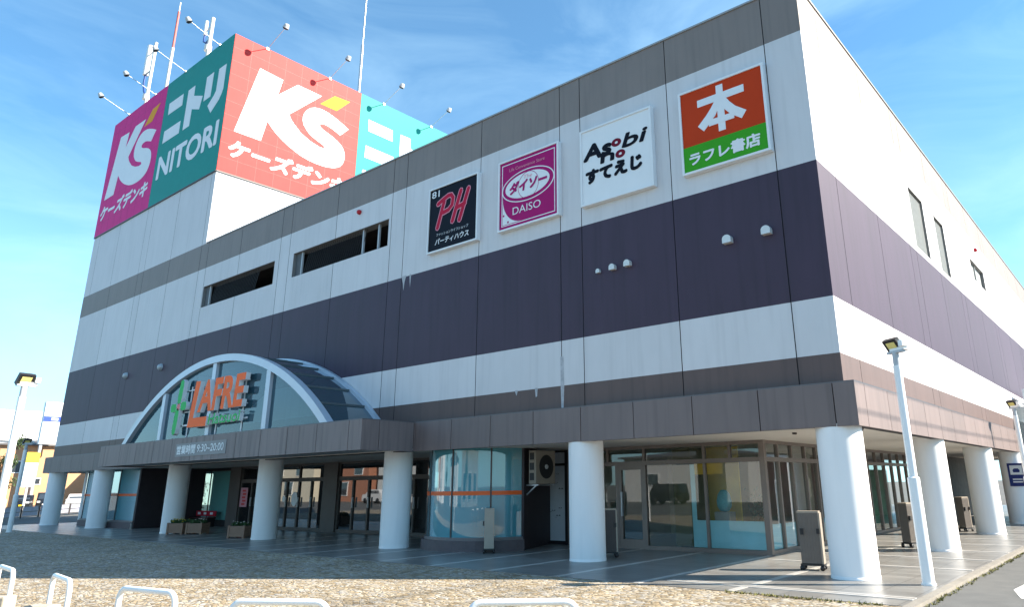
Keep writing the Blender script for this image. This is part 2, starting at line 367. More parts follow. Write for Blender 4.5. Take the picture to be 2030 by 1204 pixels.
tag(b.build('kerb_weeds', mat('weed', (.16, .15, .045), .9, .4, 30)), 'low weeds growing in the kerb joint', 'weeds', kind='stuff')
b = MB()
b.add([(2.22, .4, -.05), (2.3, 1.6, -.05), (2.72, 1.6, -.05), (2.62, -.6, -.05), (2.45, -.55, -.05)], [(4, 3, 2, 1, 0)][::1])
b.add([(4.0, -3, -.05), (4.15, -3, -.05), (4.15, 20, -.05), (4.0, 20, -.05)], [(0, 1, 2, 3)])
tag(b.build('road_marking', mat('road_paint', (.78, .77, .74), .7, .08, 6)), kind='structure')

# ------------------------------------------------------------------ the store building
MALL = thing('store_building', 'large windowless store with white and dark bands, arcade columns and arched entrance canopy', 'building')
def facade(name, axis, seams, u0, u1, bands, openings, ymax=None):
    """panelled wall with recessed joints; bands: list of (z0,z1,mat index); front face on y=0 or x=0"""
    us = sorted(set([u0, u1]+list(seams)+[o[0] for o in openings]+[o[1] for o in openings]))
    zs = sorted(set([z for bnd in bands for z in bnd[:2]]+[z for o in openings for z in o[2:4]]))
    P_ = MB(); B_ = MB()
    def W(u, d, z): return (u, d, z) if axis == 'x' else (-d, u, z)
    for i in range(len(us)-1):
        for j in range(len(zs)-1):
            a, c, z0, z1 = us[i], us[i+1], zs[j], zs[j+1]; cu, cz = (a+c)/2, (z0+z1)/2
            if any(o[0] < cu < o[1] and o[2] < cz < o[3] for o in openings): continue
            mi = [bnd[2] for bnd in bands if bnd[0] <= cz <= bnd[1]]
            if not mi: continue
            ga = .011 if any(abs(a-s) < 1e-4 for s in seams) else 0; gc = .011 if any(abs(c-s) < 1e-4 for s in seams) else 0
            P_.tone = 1+.07*(math.sin(i*12.9898+mi[0]*4.1+(0 if axis == 'x' else 2))*43758.5453 % 1-.5)
            q = [W(a+ga, 0, z0), W(c-gc, 0, z0), W(c-gc, 0, z1), W(a+ga, 0, z1)]
            P_.quad(*(q if axis == 'x' else q), mi[0])
            if ga: P_.quad(W(a+ga, .03, z0), W(a+ga, 0, z0), W(a+ga, 0, z1), W(a+ga, .03, z1), 4)
            if gc: P_.quad(W(c-gc, 0, z0), W(c-gc, .03, z0), W(c-gc, .03, z1), W(c-gc, 0, z1), 4)
            if axis == 'x': B_.box(a, min(c, -.345), .03, .34, z0, z1)
            else: B_.box(-.34, -.03, max(a, .03), c, z0, z1)
    P_.build(name, [WHITE, DARK, TAUPE, BROWN, GROOVE], MALL)
    # reveals of openings are thin grey liners
    for o in openings:
        a, c, z0, z1 = o; t = .012
        lo = .004; P2 = MB()
        for (ua, uc, za, zb) in ((a, c, z0, z0+t), (a, c, z1-t, z1), (a, a+t, z0+t, z1-t), (c-t, c, z0+t, z1-t)):
            if axis == 'x': P2.box(ua, uc, lo, .36, za, zb)
            else: P2.box(-.36, -lo, ua, uc, za, zb)
        P2.build('window_reveal', REVEAL, MALL)
    B_.build('wall_core', GROOVE, MALL)
BANDS = [(2.9, ZD, 3), (ZD, ZC, 0), (ZC, ZB, 1), (ZB, ZA, 0), (ZA, ZT, 2)]
fs = [-.88, -3.55, -6.35, -7.08, -10.25, -13.85, -14.58, -17.9, -21.05, -21.78, -25.15, -28.25, -28.98, -32.35, -35.45, -36.18, -39.9]
WIN = [(-28.2, -22.1, 9.63, 10.62), (-20.7, -14.72, 9.63, 10.62)]
facade('front_wall', 'x', fs, XL, 0, BANDS, WIN)
ss = [1.2, 4.3, 7.45, 8.2, 11.3, 14.4, 15.15, 18.3, 21.4, 22.15, 25.3, 28.4, 29.15, 32.3, 36]
SWIN = [(8.4, 10.15, 8.5, 10.5), (11.68, 13.1, 8.5, 10.5), (17.75, 20.7, 9.55, 10.42)]
facade('side_wall', 'y', ss, 0, YEND, BANDS, SWIN)
b = MB(); b.box(XL, XL+.3, .345, YEND, 2.9, ZT, 0); b.box(XL+.3, -.345, YEND-.3, YEND, 2.9, ZT, 0)
b.box(XL+.3, -.36, .36, YEND-.3, 12.2, 12.3, 1)
b.build('rear_walls', [WHITE, GREY_PAINT], MALL)
# coping
b = MB(); b.box(XT+.06, .03, -.03, .40, ZT, ZT+.05); b.box(-.40, .03, .405, YEND, ZT, ZT+.05)
b.build('coping', mat('coping_metal', (.34, .33, .32), .4, .05, metal=.3), MALL)
# dark parking deck behind the front openings, posts and mesh
for (a, c, z0, z1) in WIN:
    b = MB(); b.box(a-.1, c+.1, 3.4, 3.5, z0-.6, z1+.5); b.box(a-.1, c+.1, .37, 3.4, z0-.7, z0-.6); b.box(a-.1, c+.1, .37, 3.4, z1+.4, z1+.5); b.box(a-.2, a-.1, .37, 3.5, z0-.7, z1+.5); b.box(c+.1, c+.2, .37, 3.5, z0-.7, z1+.5)
    b.build('deck_recess', mat('deck_dark', (.035, .035, .04), .8, .2), MALL)
    each('window_post', GREY_PAINT, MALL, [(a+u, a+u+.07, .10, .17, z0+.012, z1-.012) for u in ([.42] if a < -21 else [.42, c-a-1.62, c-a-.72])])
    b = MB(); b.box(a+.02, a+.40, .12, .14, z0+.012, z1-.012); b.build('window_screen', mat('screen_grey', (.10, .11, .12), .7, .15), MALL)
    b = MB(); k = a+.6
    while k < c-1.7: b.bar((k, .13, z0+.02), (k+.35, .13, z1-.02), .012); k += .14
    b.build('window_mesh', DFRAME, MALL)
for i, (a, c, z0, z1) in enumerate(SWIN):
    b = MB()
    b.box(-.18, -.13, a+.012, c-.012, z0+.012, z1-.012)
    if i < 2:
        y = a+.06
        while y < c-.05: b.box(-.13, -.07, y, y+.05, z0+.05, z1-.05); y += .13
    else:
        b.box(-.13, -.08, a+.05, a+.1, z0+.012, z1-.012); b.box(-.13, -.08, a+1.4, a+1.46, z0+.012, z1-.012)
    b.build('side_louvre', mat('louvre_grey', (.33, .335, .32), .5, .06), MALL)
# tower block
TFS = [-43.0, -39.95, -36.2, -35.45, -32.35, -29.0]
b = MB(); g = MB()
us = [XL]+sorted(TFS)+[XT]
for i in range(len(us)-1):
    a, c = us[i]+(.011 if i else 0), us[i+1]-(.011 if i < len(us)-2 else 0)
    b.quad((a, 0, ZT), (c, 0, ZT), (c, 0, ZS1-.05), (a, 0, ZS1-.05))
b.quad((XT, 0, 12.3), (XT, YT, 12.3), (XT, YT, ZS1-.05), (XT, 0, ZS1-.05))
b.box(XL, XT-.05, YT-.05, YT, 12.3, ZS1-.05); b.box(XL, XL+.03, .03, YT-.05, 12.3, ZS1-.05); b.box(XL, XT-.05, .03, YT-.05, 23.7, 23.8, 1)
b.box(XL+.03, XT-.03, .03, .2, ZT, ZS1-.06, 2); b.box(XT-.2, XT-.03, .2, YT-.06, 12.3, ZS1-.06, 2)
b.build('tower_wall', [WHITE, GREY_PAINT, GROOVE], MALL)
# arcade fascia
b = MB()
def fascia_run(u0, u1, axis, d, step, off):
    us = [u0]+[s for s in [off+step*k for k in range(-60, 60)] if u0+.05 < s < u1-.05]+[u1]
    for i in range(len(us)-1):
        a = us[i]+(.010 if i else 0); c = us[i+1]-(.010 if i < len(us)-2 else 0)
        b.tone = 1+.16*(random.random()-.5)
        if axis == 'x': b.box(a, c, d, d+.05, ZFB, ZFT)
        else: b.box(d-.05, d, a, c, ZFB, ZFT)
for run in ((-44.21, -31.0, 'x', -DF, 1.535, -.14), (-12.5, DF, 'x', -DF, 1.535, -.14), (-DF+.051, 19.6, 'y', DF, 1.535, .32)):
    b = MB(); fascia_run(*run); b.build('fascia', FASCIA, MALL)
b = MB()
b.box(-44.20, DF-.055, -DF+.052, -.005, ZFB+.01, ZFT-.01); b.box(.005, DF-.052, -DF+.06, 19.55, ZFB+.01, ZFT-.012)
b.box(-44.21, -44.16, -DF+.051, 18, ZFB, ZFT); b.box(-44.15, XL-.005, 0, 18, ZFB+.012, ZFT-.02)
b.build('fascia_core', GROOVE, MALL)
b = MB(); b.box(-44.21, DF, -DF, .0-.003, ZFT, ZFT+.025); b.box(.003, DF, .0, 19.6, ZFT, ZFT+.025)
b.build('fascia_cap', mat('cap_metal', (.12, .11, .115), .45, .08), MALL)
b = MB()
b.box(-44.1, -31.0, -DF+.06, 8, 2.745, 2.80); b.box(-31.0, -12.5, -.26, 8, 2.745, 2.80); b.box(-12.5, DF-.06, -DF+.06, 8, 2.745, 2.80); b.box(-3.45, DF-.06, 8.0, 30, 2.745, 2.80)
b.build('arcade_soffit', SOFFIT, MALL)
# entrance canopy
b = MB()
us = [-31.0]+[s for s in [-13.1-1.58*k for k in range(0, 12)][::-1] if s > -30.6]+[-12.5]
for i in range(len(us)-1):
    b.tone = 1+.16*(random.random()-.5)
    b.box(us[i]+(.012 if i else 0), us[i+1]-(.012 if i < len(us)-2 else 0), -2.1, -2.05, ZFB, ZFT)
for (xa, xb) in ((-31.0, -30.95), (-12.55, -12.5)):
    b.box(xa, xb, -2.049, -1.52, ZFB, ZFT); b.box(xa, xb, -1.50, -DF-.01, ZFB, ZFT)
can = b.build('canopy', CANOPY, MALL)
b = MB(); b.box(-30.9, -12.6, -2.045, -1.55, 2.735, 2.764); b.build('shade_strip', BACK, can)  # dark strip stands in for the shade behind the canopy lip
b = MB(); b.box(-30.945, -12.555, -2.045, -DF+.0, 2.80, ZFT-.06); b.build('canopy_core', GROOVE, can)
b = MB(); b.box(-31.0, -12.5, -2.1, -.29, ZFT+.001, ZFT+.03); b.build('canopy_cap', MATS['cap_metal'], can)
b = MB(); b.box(-30.9, -12.6, -1.95, -.30, 2.765, 2.79); b.build('canopy_soffit', mat('canopy_soffit', (.34, .35, .36), .6, .06), can)
# barrel-vault over the canopy
CX, RO, ZAP = -21.7, 11.03, 6.41
def arc(r, n=40, zmin=3.56):
    zc = ZAP-RO; h = math.acos(min(1, (zmin-zc)/r)); return [(CX+r*math.sin(-h+2*h*i/n), zc+r*math.cos(-h+2*h*i/n)) for i in range(n+1)]
VAULT = bpy.data.objects.new('vault_roof', None); COL.objects.link(VAULT); VAULT.parent = MALL
def arch_rim(y0, y1, ri, ro, name):
    b = MB(); A = arc(ro); I = arc(ri)
    n = len(A)
    vs = [(x, y0, z) for x, z in A]+[(x, y0, z) for x, z in I]+[(x, y1, z) for x, z in A]+[(x, y1, z) for x, z in I]
    fsx = []
    for i in range(n-1):
        fsx += [(n+i, n+i+1, i+1, i), (2*n+i, 2*n+i+1, 3*n+i+1, 3*n+i), (i, i+1, 2*n+i+1, 2*n+i), (3*n+i, 3*n+i+1, n+i+1, n+i)]
    b.add(vs, fsx); return b.build(name, RIM, VAULT)
arch_rim(-2.02, -1.78, RO-.25, RO, 'front_rim')
arch_rim(-.16, -.012, RO-.06, RO+.05, 'rear_rim')
b = MB(); A = arc(RO-.06); n = len(A)
b.add([(x, -1.78, z) for x, z in A]+[(x, -.16, z) for x, z in A], [(i, i+1, n+i+1, n+i) for i in range(n-1)], 0, True)
b.build('vault_glazing', G_VAULT, VAULT)
A = arc(RO-.03, 15)
each('purlin', mat('purlin_grey', (.10, .12, .13), .4, .1, metal=.2), VAULT, [(x-.03, x+.03, -1.77, -.17, z-.05, z+.012) for (x, z) in A[1:-1]])
b = MB(); A = arc(RO-.25); zc0 = 3.56
pts = [(x, z) for x, z in A]
b.poly([pts], plane_front(-1.86), 0); b.build('front_glazing', G_ARCH, VAULT)
b = MB()
for x in (-25.75, -21.85, -18.0):
    zt = ZAP-RO+math.sqrt((RO-.25)**2-(x-CX)**2); MB().box(x-.13, x+.13, -1.97, -1.74, 3.56, zt).build('mullion', RIM, VAULT)
for (xa, za, xb, zb) in ((-21.85, 3.6, -18.0, 5.35), (-21.85, 3.6, -25.75, 5.0)):
    MB().bar((xa, -1.62, za), (xb, -1.62, zb), .26, .16).build('brace', DFRAME, VAULT)
b = MB(); b.box(-28.6, -14.8, -.30, -.02, 3.56, 3.9); b.build('vault_base', DFRAME, VAULT)
# columns
def column(x, y):
    b = MB(); b.lathe([(.43, 0), (.43, 2.765)], (x, y, 0), 48); b.lathe([(.436, .0), (.436, .05), (.43, .052)], (x, y, 0), 48)
    return b.build('column', COLM, MALL)
for x in (-.26, -6.46, -13.68, -21.0, -28.36, -36.6, -43.08): column(x, .15)
for y in (6.7, 13.55, 20.3): column(-.2, y)
column(-43.35, 2.0)
# round-ended glass bays -------------------------------------------------
def bay(cx, cy, r, a0, a1, cuts, name, x_end=None, x_start=None):
    """curved glass bay: list of angles (deg); straight run to x_end when given"""
    root = bpy.data.objects.new(name, None); COL.objects.link(root); root.parent = MALL
    def path(rr, n=30, A0=a0, A1=a1):
        p = [(cx+rr*math.cos(R(A0+(A1-A0)*i/n)), cy+rr*math.sin(R(A0+(A1-A0)*i/n))) for i in range(n+1)]
        if x_end is not None: p.append((x_end, cy-rr))
        return p
    def sheet(rr, z0, z1, nm, m, A0=a0, A1=a1, sm=True):
        p = path(rr, 30, A0, A1); n = len(p); b = MB()
        b.add([(x, y, z0) for x, y in p]+[(x, y, z1) for x, y in p], [(i, i+1, n+i+1, n+i) for i in range(n-1)], 0, sm); return b.build(nm, m, root)
    def ring(ra, rb, z0, z1, nm, m):
        p, q = path(rb), path(ra); n = len(p); b = MB()
        b.add([(x, y, z0) for x, y in p]+[(x, y, z1) for x, y in p]+[(x, y, z1) for x, y in q], [(i, i+1, n+i+1, n+i) for i in range(n-1)]+[(n+i, n+i+1, 2*n+i+1, 2*n+i) for i in range(n-1)]); return b.build(nm, m, root)
    ring(r-.3, r+.13, 0, .28, 'plinth', PLINTH); ring(r-.3, r+.05, .28, .36, 'sill', mat('sill_metal', (.16, .14, .14), .4, .05))
    sheet(r, .36, 2.745, 'pane', G_BAY)
    sheet(r+.006, 1.47, 1.58, 'stripe', mat('stripe_orange', (.75, .11, .015), .4, .05)); sheet(r-.02, 1.24, 1.45, 'frosted_band', mat('frosted', (.42, .50, .50), .5, .05))
    sheet(r-.55, .36, 2.745, 'blind', mat('blind_teal', (.09, .20, .24), .8, .25, 2, (2, 2, .2)))
    for c in cuts:
        x, y = cx+r*math.cos(R(c)), cy+r*math.sin(R(c)); M = Matrix.Translation((x, y, 0)) @ Matrix.Rotation(R(c), 4, 'Z'); MB().box(-.04, .02, -.022, .022, .36, 2.745, 0, M).build('mullion', DFRAME, root)
    return root, sheet
rb, sh = bay(-11.5, 1.95, 1.88, -215, -17, (-17, -45, -80, -112, -144, -175), 'glass_bay')
b = MB(); p = [(-9.70, 1.38), (-9.64, 1.40), (-10.45, 3.5), (-10.6, 3.5)]
b.poly([p], Matrix.Identity(4), 2.745); b.build('end_wall', mat('bay_wall', (.035, .026, .03), .6, .15), rb)
rb2, sh2 = bay(-40.2, 2.75, 2.0, -200, -90, (-96, -121, -146, -170), 'glass_bay', x_end=-33.8)
b = MB(); b.box(-33.8, -33.7, .73, 3.8, 0, 2.745); b.build('end_wall', MATS['bay_wall'], rb2)
each('mullion', DFRAME, rb2, [(x-.03, x+.03, .72, .76, .36, 2.745) for x in (-38.4, -36.1, -33.84)])
# entrance wall -----------------------------------------------------------
YE = 3.8
b = MB()
b.box(-42, -34.9, YE, YE+.1, 0, 2.745); b.box(-34.9, -31.2, YE, YE+.1, 2.62, 2.745); b.box(-34.9, -31.2, YE, YE+.1, 0, .30); b.box(-31.2, -30.95, YE, YE+.1, 0, 2.745)
b.box(-42, -34.9, YE+.1, 12, 0, .1)
b.build('entrance_wall', BACK, MALL)
b = MB(); b.box(-30.95, -29.95, YE-.12, YE+.2, 0, 2.745); b.build('pillar', PILLAR, MALL)
b = MB(); b.box(-23.05, -22.05, YE-.12, YE+.2, 0, 2.745); b.build('pillar', PILLAR, MALL)
b = MB(); b.box(-19.0, -18.4, YE-.12, YE+.2, 0, 2.745); b.build('pillar', PILLAR, MALL)
dw = bpy.data.objects.new('display_window', None); COL.objects.link(dw); dw.parent = MALL
b = MB(); b.quad((-34.9, YE+.03, .30), (-31.2, YE+.03, .30), (-31.2, YE+.03, 2.62), (-34.9, YE+.03, 2.62)); b.build('pane', G_DISP, dw)
b = MB(); b.box(-33.15, -33.1, YE-.01, YE+.03, .3, 2.62); b.box(-34.9, -31.2, YE-.01, YE+.06, 2.58, 2.62); b.build('frame', DFRAME, dw)
b = MB(); b.box(-34.8, -31.3, YE+.9, YE+.95, 0, 2.7); b.build('backdrop', mat('backdrop_teal', (.25, .55, .52), .8, .3, 1.2, (1.5, 1, .3)), dw)
b = MB(); random.seed(3)
for i in range(150):     # dark leaf pattern printed on the glass
    t = random.random(); x = -34.55+random.gauss(.45, .30)+t*.25; z = .55+t*1.65
    a = random.random()*6.28; s = random.uniform(.05, .11)
    if not -34.85 < x < -33.2: continue
    b.add([(x-s*math.cos(a), YE+.018, z-s*math.sin(a)), (x+s*.4*math.sin(a), YE+.018, z-s*.4*math.cos(a)), (x+s*math.cos(a), YE+.018, z+s*math.sin(a)), (x-s*.4*math.sin(a), YE+.018, z+s*.4*math.cos(a))], [(0, 1, 2, 3)])
b.build('leaf_print', mat('leaf_print', (.012, .05, .065), .5, .2), dw)
def door_set(xa, xb, n, tr=2.1):
    root = bpy.data.objects.new('entrance_door', None); COL.objects.link(root); root.parent = MALL
    b = MB(); b.box(xa, xb, YE-.06, YE+.06, tr-.10, tr+.06); b.box(xa, xb, YE-.06, YE+.06, 2.66, 2.745); b.box(xa, xb, YE-.06, YE+.06, 0, .07); b.box(xa, xb, YE-.05, YE+.05, .07, .12)
    w_ = (xb-xa)/n
    for i in range(n+1):
        x = xa+w_*i; x = min(max(x, xa+.04), xb-.04); b.box(x-.045, x+.045, YE-.055, YE+.055, .12, tr-.10)
        if i in (0, n) or i*2 == n: b.box(x-.035, x+.035, YE-.052, YE+.052, tr+.06, 2.66)
    b.build('frame', PILLAR, root)
    b = MB(); b.quad((xa, YE, .1), (xb, YE, .1), (xb, YE, tr-.05), (xa, YE, tr-.05)); b.build('pane', G_DOOR, root)
    b = MB(); b.quad((xa, YE, tr), (xb, YE, tr), (xb, YE, 2.7), (xa, YE, 2.7)); b.build('transom_pane', G_DOOR, root)
    each('handle', STEEL, root, [(xa+w_*i+.07, xa+w_*i+.10, YE-.12, YE-.06, .95, 1.35) for i in range(1, n)])
    return root
d1 = door_set(-29.95, -26.9, 3); d2 = door_set(-26.9, -23.05, 4); d3 = door_set(-22.05, -19.0, 3); d4 = door_set(-18.4, -13.9, 4)
b = MB(); b.box(-29.85, -29.2, YE-.075, YE-.068, .92, 1.78); po = b.build('poster', mat('poster_pink', (.62, .28, .34), .5, .1), d1)
b = MB()
for i in range(5): b.box(-29.68+.05*(i % 2), -29.38+.05*(i % 2), YE-.08, YE-.0755, 1.0+.15*i, 1.09+.15*i)
b.build('poster_mark', LETTER_RED, po)
for (x, rx, rz) in ((-26.05, .11, .14), (-25.2, .24, .30)):
    b = MB(); b.poly([[(x+rx*math.cos(t*.2618), 1.28+rz*math.sin(t*.2618)) for t in range(24)]], plane_front(YE-.075), 0); b.build('door_sticker', SIGN_WHITE, d2)
# hall behind the doors, its dimness put into a near-black colour
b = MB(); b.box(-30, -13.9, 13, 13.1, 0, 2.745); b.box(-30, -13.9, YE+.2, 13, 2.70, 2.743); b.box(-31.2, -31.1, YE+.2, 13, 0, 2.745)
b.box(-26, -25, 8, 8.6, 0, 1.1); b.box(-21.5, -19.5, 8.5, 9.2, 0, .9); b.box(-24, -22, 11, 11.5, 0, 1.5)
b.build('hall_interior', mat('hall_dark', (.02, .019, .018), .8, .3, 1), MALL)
# glazed shop at the corner ------------------------------------------------
SHOP = bpy.data.objects.new('corner_shop', None); COL.objects.link(SHOP); SHOP.parent = MALL
YS, XS = 3.35, -3.3
fr = MB()
fr.box(-9.6, XS, YS-.05, YS+.05, 2.22, 2.33); fr.box(-9.6, XS, YS-.05, YS+.05, 2.66, 2.745); fr.box(-9.6, XS, YS-.05, YS+.05, 0, .10)
for x, wd in ((-9.55, .05), (-8.42, .04), (-7.77, .05), (-6.84, .045), (-4.95, .035)): fr.box(x-wd, x+wd, YS-.055, YS+.055, .10, 2.22)
for x in (-9.55, -8.1, -6.84, -4.95, -4.2): fr.box(x-.035, x+.035, YS-.052, YS+.052, 2.33, 2.66)
fr.box(XS-.07, XS+.07, YS-.07, YS+.07, 0, 2.745)
fr.box(-7.72, -6.885, YS-.045, YS+.045, .10, .24); fr.box(-7.72, -6.885, YS-.045, YS+.045, 2.10, 2.22); fr.box(-7.72, -7.62, YS-.047, YS+.047, .24, 2.10); fr.box(-6.96, -6.886, YS-.047, YS+.047, .24, 2.10)
YR = 17.6
fr.box(XS-.05, XS+.05, YS+.07, YR, 2.22, 2.33); fr.box(XS-.05, XS+.05, YS+.07, YR, 2.66, 2.745); fr.box(XS-.05, XS+.05, YS+.07, YR, 0, .10)
ym = [4.22, 5.15, 6.1, 6.95, 7.9, 8.85, 9.8, 10.75, 11.7, 12.65, 13.6, 14.55, 15.5, 16.5, 17.55]
for y in ym: fr.box(XS-.055, XS+.055, y-.04, y+.04, .10, 2.22); fr.box(XS-.052, XS+.052, y-.03, y+.03, 2.33, 2.66)
fr.build('shop_frame', FRAME, SHOP)
b = MB(); b.quad((-9.55, YS, .1), (XS, YS, .1), (XS, YS, 2.7), (-9.55, YS, 2.7)); b.build('front_pane', G_SHOP, SHOP)
b = MB(); b.quad((XS, YS, .1), (XS, YR, .1), (XS, YR, 2.7), (XS, YS, 2.7)); b.build('side_pane', G_SHOP, SHOP)
b = MB(); b.quad((-5.42, YS+.025, .11), (XS-.08, YS+.025, .11), (XS-.08, YS+.025, .78), (-5.42, YS+.025, .78)); b.quad((-5.42, YS+.025, .78), (-5.28, YS+.025, .78), (-5.28, YS+.025, 2.2), (-5.42, YS+.025, 2.2))
b.quad((XS-.025, YS+.08, .11), (XS-.025, 11.6, .11), (XS-.025, 11.6, .70), (XS-.025, YS+.08, .70)); b.build('window_film', mat('film_blue', (.42, .72, .80), .5, .05), SHOP)
b = MB(); b.quad((-5.28, YS+.022, 1.93), (-4.99, YS+.022, 1.93), (-4.99, YS+.022, 2.21), (-5.28, YS+.022, 2.21)); b.quad((-4.91, YS+.022, 1.93), (-4.45, YS+.022, 1.93), (-4.45, YS+.022, 2.21), (-4.91, YS+.022, 2.21)); b.build('yellow_film', mat('film_yellow', (.70, .42, .02), .5, .05), SHOP)
b = MB(); b.quad((-7.6, YS+.02, .25), (-6.97, YS+.02, .25), (-6.97, YS+.02, .75), (-7.6, YS+.02, .75)); b.build('door_film', mat('film_dark', (.02, .06, .10), .5, .1), SHOP)
b = MB(); b.box(-7.60, -7.57, YS-.13, YS-.06, .85, 1.5); b.build('door_handle', STEEL, SHOP)
I_BEIGE = mat('interior_beige', (.70, .64, .50), .8, .08)
b = MB(); b.box(-9.6, -3.4, 9.0, 9.1, 0, 2.745, 0); b.box(-9.6, -9.5, 3.4, 9, 0, 2.745, 0); b.box(-9.6, -3.4, 3.45, 9, 2.69, 2.743, 1); b.box(-9.5, -3.42, 3.42, 9, .0, .012, 2)
b.box(-8.9, -8.5, 8.5, 8.98, 0, 2.7, 3)
b.build('shop_interior', [I_BEIGE, SOFFIT, mat('interior_floor', (.42, .38, .31), .5, .1), mat('interior_grey', (.2, .2, .19), .7, .1)], SHOP)
b = MB(); b.box(-6.1, -5.95, 3.6, 8.9, .02, 2.68); b.box(-6.4, -5.6, 6.0, 6.1, .02, 2.68); b.build('partition', mat('partition_olive', (.12, .115, .06), .7, .1), SHOP)
b = MB(); b.box(-5.98, -5.45, 3.45, 3.47, .12, 2.2); b.box(-5.98, -5.45, 3.45, 3.47, 2.34, 2.65); b.build('olive_screen', mat('screen_olive', (.10, .085, .02), .7, .1), SHOP)
b = MB(); b.box(-5.6, -4.6, 4.6, 4.66, .02, 2.68); b.build('yellow_wall', mat('interior_yellow', (.62, .42, .05), .7, .15), SHOP)
b = MB(); b.box(-3.9, -3.86, 9.5, 16, .02, 2.1); b.build('poster_wall', mat('poster_green', (.10, .34, .20), .6, .5, 2.5), SHOP)
b = MB()
for (ya, za, w_, h_) in ((9.9, 1.75, .5, .25), (10.0, 1.2, .4, .45), (11.2, 1.3, .3, .5), (6.2, 1.3, .25, .5), (7.3, 1.5, .22, .35)): MB().box(XS-.02, XS-.012, ya, ya+w_, za, za+h_).build('window_poster', mat('poster_paper', (.66, .52, .40), .6, .3, 5), SHOP)
b = MB(); b.box(-3.4, -3.3, YR, 19.5, 0, 2.745); b.box(-3.4, -3.3, 19.5, 30, 0, 2.745); b.build('side_end_wall', mat('side_dark', (.05, .04, .035), .7, .5, 4), SHOP)
o = thing('display_cushion', 'rounded teal cushion standing inside the corner shop window', 'cushion', (-4.66, 3.75, 0))
b = MB(); b.lathe([(0, .98), (.12, 1.0), (.19, 1.12), (.20, 1.25), (.16, 1.42), (.09, 1.52), (0, 1.54)], (0, 0, 0), 20); b.build('cushion', mat('cushion_teal', (.05, .35, .42), .8, .25, 8), o)
b = MB(); b.box(-.22, .22, -.16, .16, 0, .98); b.build('stand', mat('stand_grey', (.3, .3, .28), .7, .1), o)
o = thing('pot_plant', 'dark green pot plant behind the right pane of the corner shop', 'plant', (-3.95, 4.15, 0))
b = MB(); b.lathe([(.13, 0), (.17, .45), (.15, .45), (0, .43)], (0, 0, 0), 18); b.build('pot', mat('pot_grey', (.25, .24, .22), .6, .1), o)
b = MB(); b.tube([(0, 0, .4), (.03, .02, 1.0)], .02, 6); b.build('stem', mat('stem_brown', (.10, .07, .04), .8, .2), o)
b = MB(); random.seed(9)
for i in range(160):
    v = Vector((random.gauss(0, .13), random.gauss(0, .13), random.gauss(1.1, .17))); d1 = Vector((random.gauss(0, 1), random.gauss(0, 1), random.gauss(0, 1))).normalized()*.07; d2 = d1.cross(Vector((random.random(), random.random(), 1))).normalized()*.03
    b.add([v-d1, v+d2, v+d1, v-d2], [(0, 1, 2, 3)])
b.build('foliage', mat('pot_leaf', (.03, .10, .06), .7, .3, 9), o)
# white panel with bird print between bay and shop
b = MB(); b.box(-11.3, -9.86, 3.5, 3.55, .10, 2.28); b.box(-11.3, -9.86, 3.5, 3.55, 2.36, 2.68); wp = b.build('white_board', mat('board_white', (.62, .66, .70), .4, .05), MALL)
b = MB(); b.box(-11.5, -9.6, 3.56, 3.62, 0, 2.745); b.box(-9.86, -9.6, 3.49, 3.56, 0, 2.745); b.box(-11.3, -9.86, 3.495, 3.56, 2.285, 2.355); b.build('board_frame', BACK, MALL)
b = MB(); random.seed(5)
for i in range(11):
    x = random.uniform(-10.6, -9.98); z = random.uniform(.55, 2.15); s = random.uniform(.03, .055); a = random.uniform(-.5, .8)
    for sg in (-1, 1):
        b.add([(x, 3.494, z), (x+sg*s*math.cos(a*.6), 3.494, z+s*.9), (x+sg*s*1.9, 3.494, z+s*.35+a*s)], [(0, 1, 2)])
b.build('bird_print', mat('bird_grey', (.12, .13, .15), .5, .1), wp)
# small fittings on the walls
def hood(x, z, s):
    b = MB(); n = 10
    pr = [(-s, 0), (-s, s*.9)]+[(-s*math.cos(math.pi*i/n), s*.9+s*.9*math.sin(math.pi*i/n)) for i in range(1, n)]+[(s, s*.9), (s, 0)]
    b.poly([[(x+u, z-s*.9+v) for u, v in pr]], plane_front(-.003), s*1.3, 0); b.build('vent_hood', mat('hood_metal', (.62, .62, .60), .4, .05, metal=.2), MALL)
for x, z, s in ((-5.81, 6.96, .06), (-5.35, 6.97, .085), (-4.89, 6.98, .09), (-2.16, 6.98, .105), (-1.23, 6.98, .105)): hood(x, z, s)
for x in (-35.43, -31.44):
    b = MB(); b.lathe([(0, .16), (.10, .15), (.16, .06), (.17, 0)], (x, -.003, 7.28), 20, 0, Matrix.Rotation(R(90), 3, 'X')); b.build('round_vent', mat('vent_grey', (.36, .40, .43), .4, .05, metal=.2), MALL)
for (p, ax) in (((-16.46, -.003, 11.29), 'X'), ((.003, 19.38, 11.14), 'Y')):
    b = MB(); b.lathe([(0, .12), (.06, .11), (.09, .06), (.09, 0)], p, 16, 0, Matrix.Rotation(R(90), 3, ax)); b.build('alarm_lamp', mat('alarm_red', (.45, .01, .02), .3, .05), MALL)
b = MB(); b.lathe([(0, -.09), (.06, -.07), (.08, -.02), (.08, .03)], (.02, .55, 2.72), 16); b.lathe([(.05, -.03), (.05, .02)], (-1.6, 1.3, 2.735), 16); b.build('ceiling_camera', DFRAME, MALL)
b = MB()      # lime runs below leaking joints
M0 = plane_front(-.004)
b.poly([[(-13.86, 8.36), (-13.6, 8.36), (-13.68, 8.15), (-13.72, 7.85), (-13.76, 8.1)]], M0); b.poly([[(-13.45, 8.36), (-13.36, 8.36), (-13.39, 7.9), (-13.42, 8.1)]], M0)
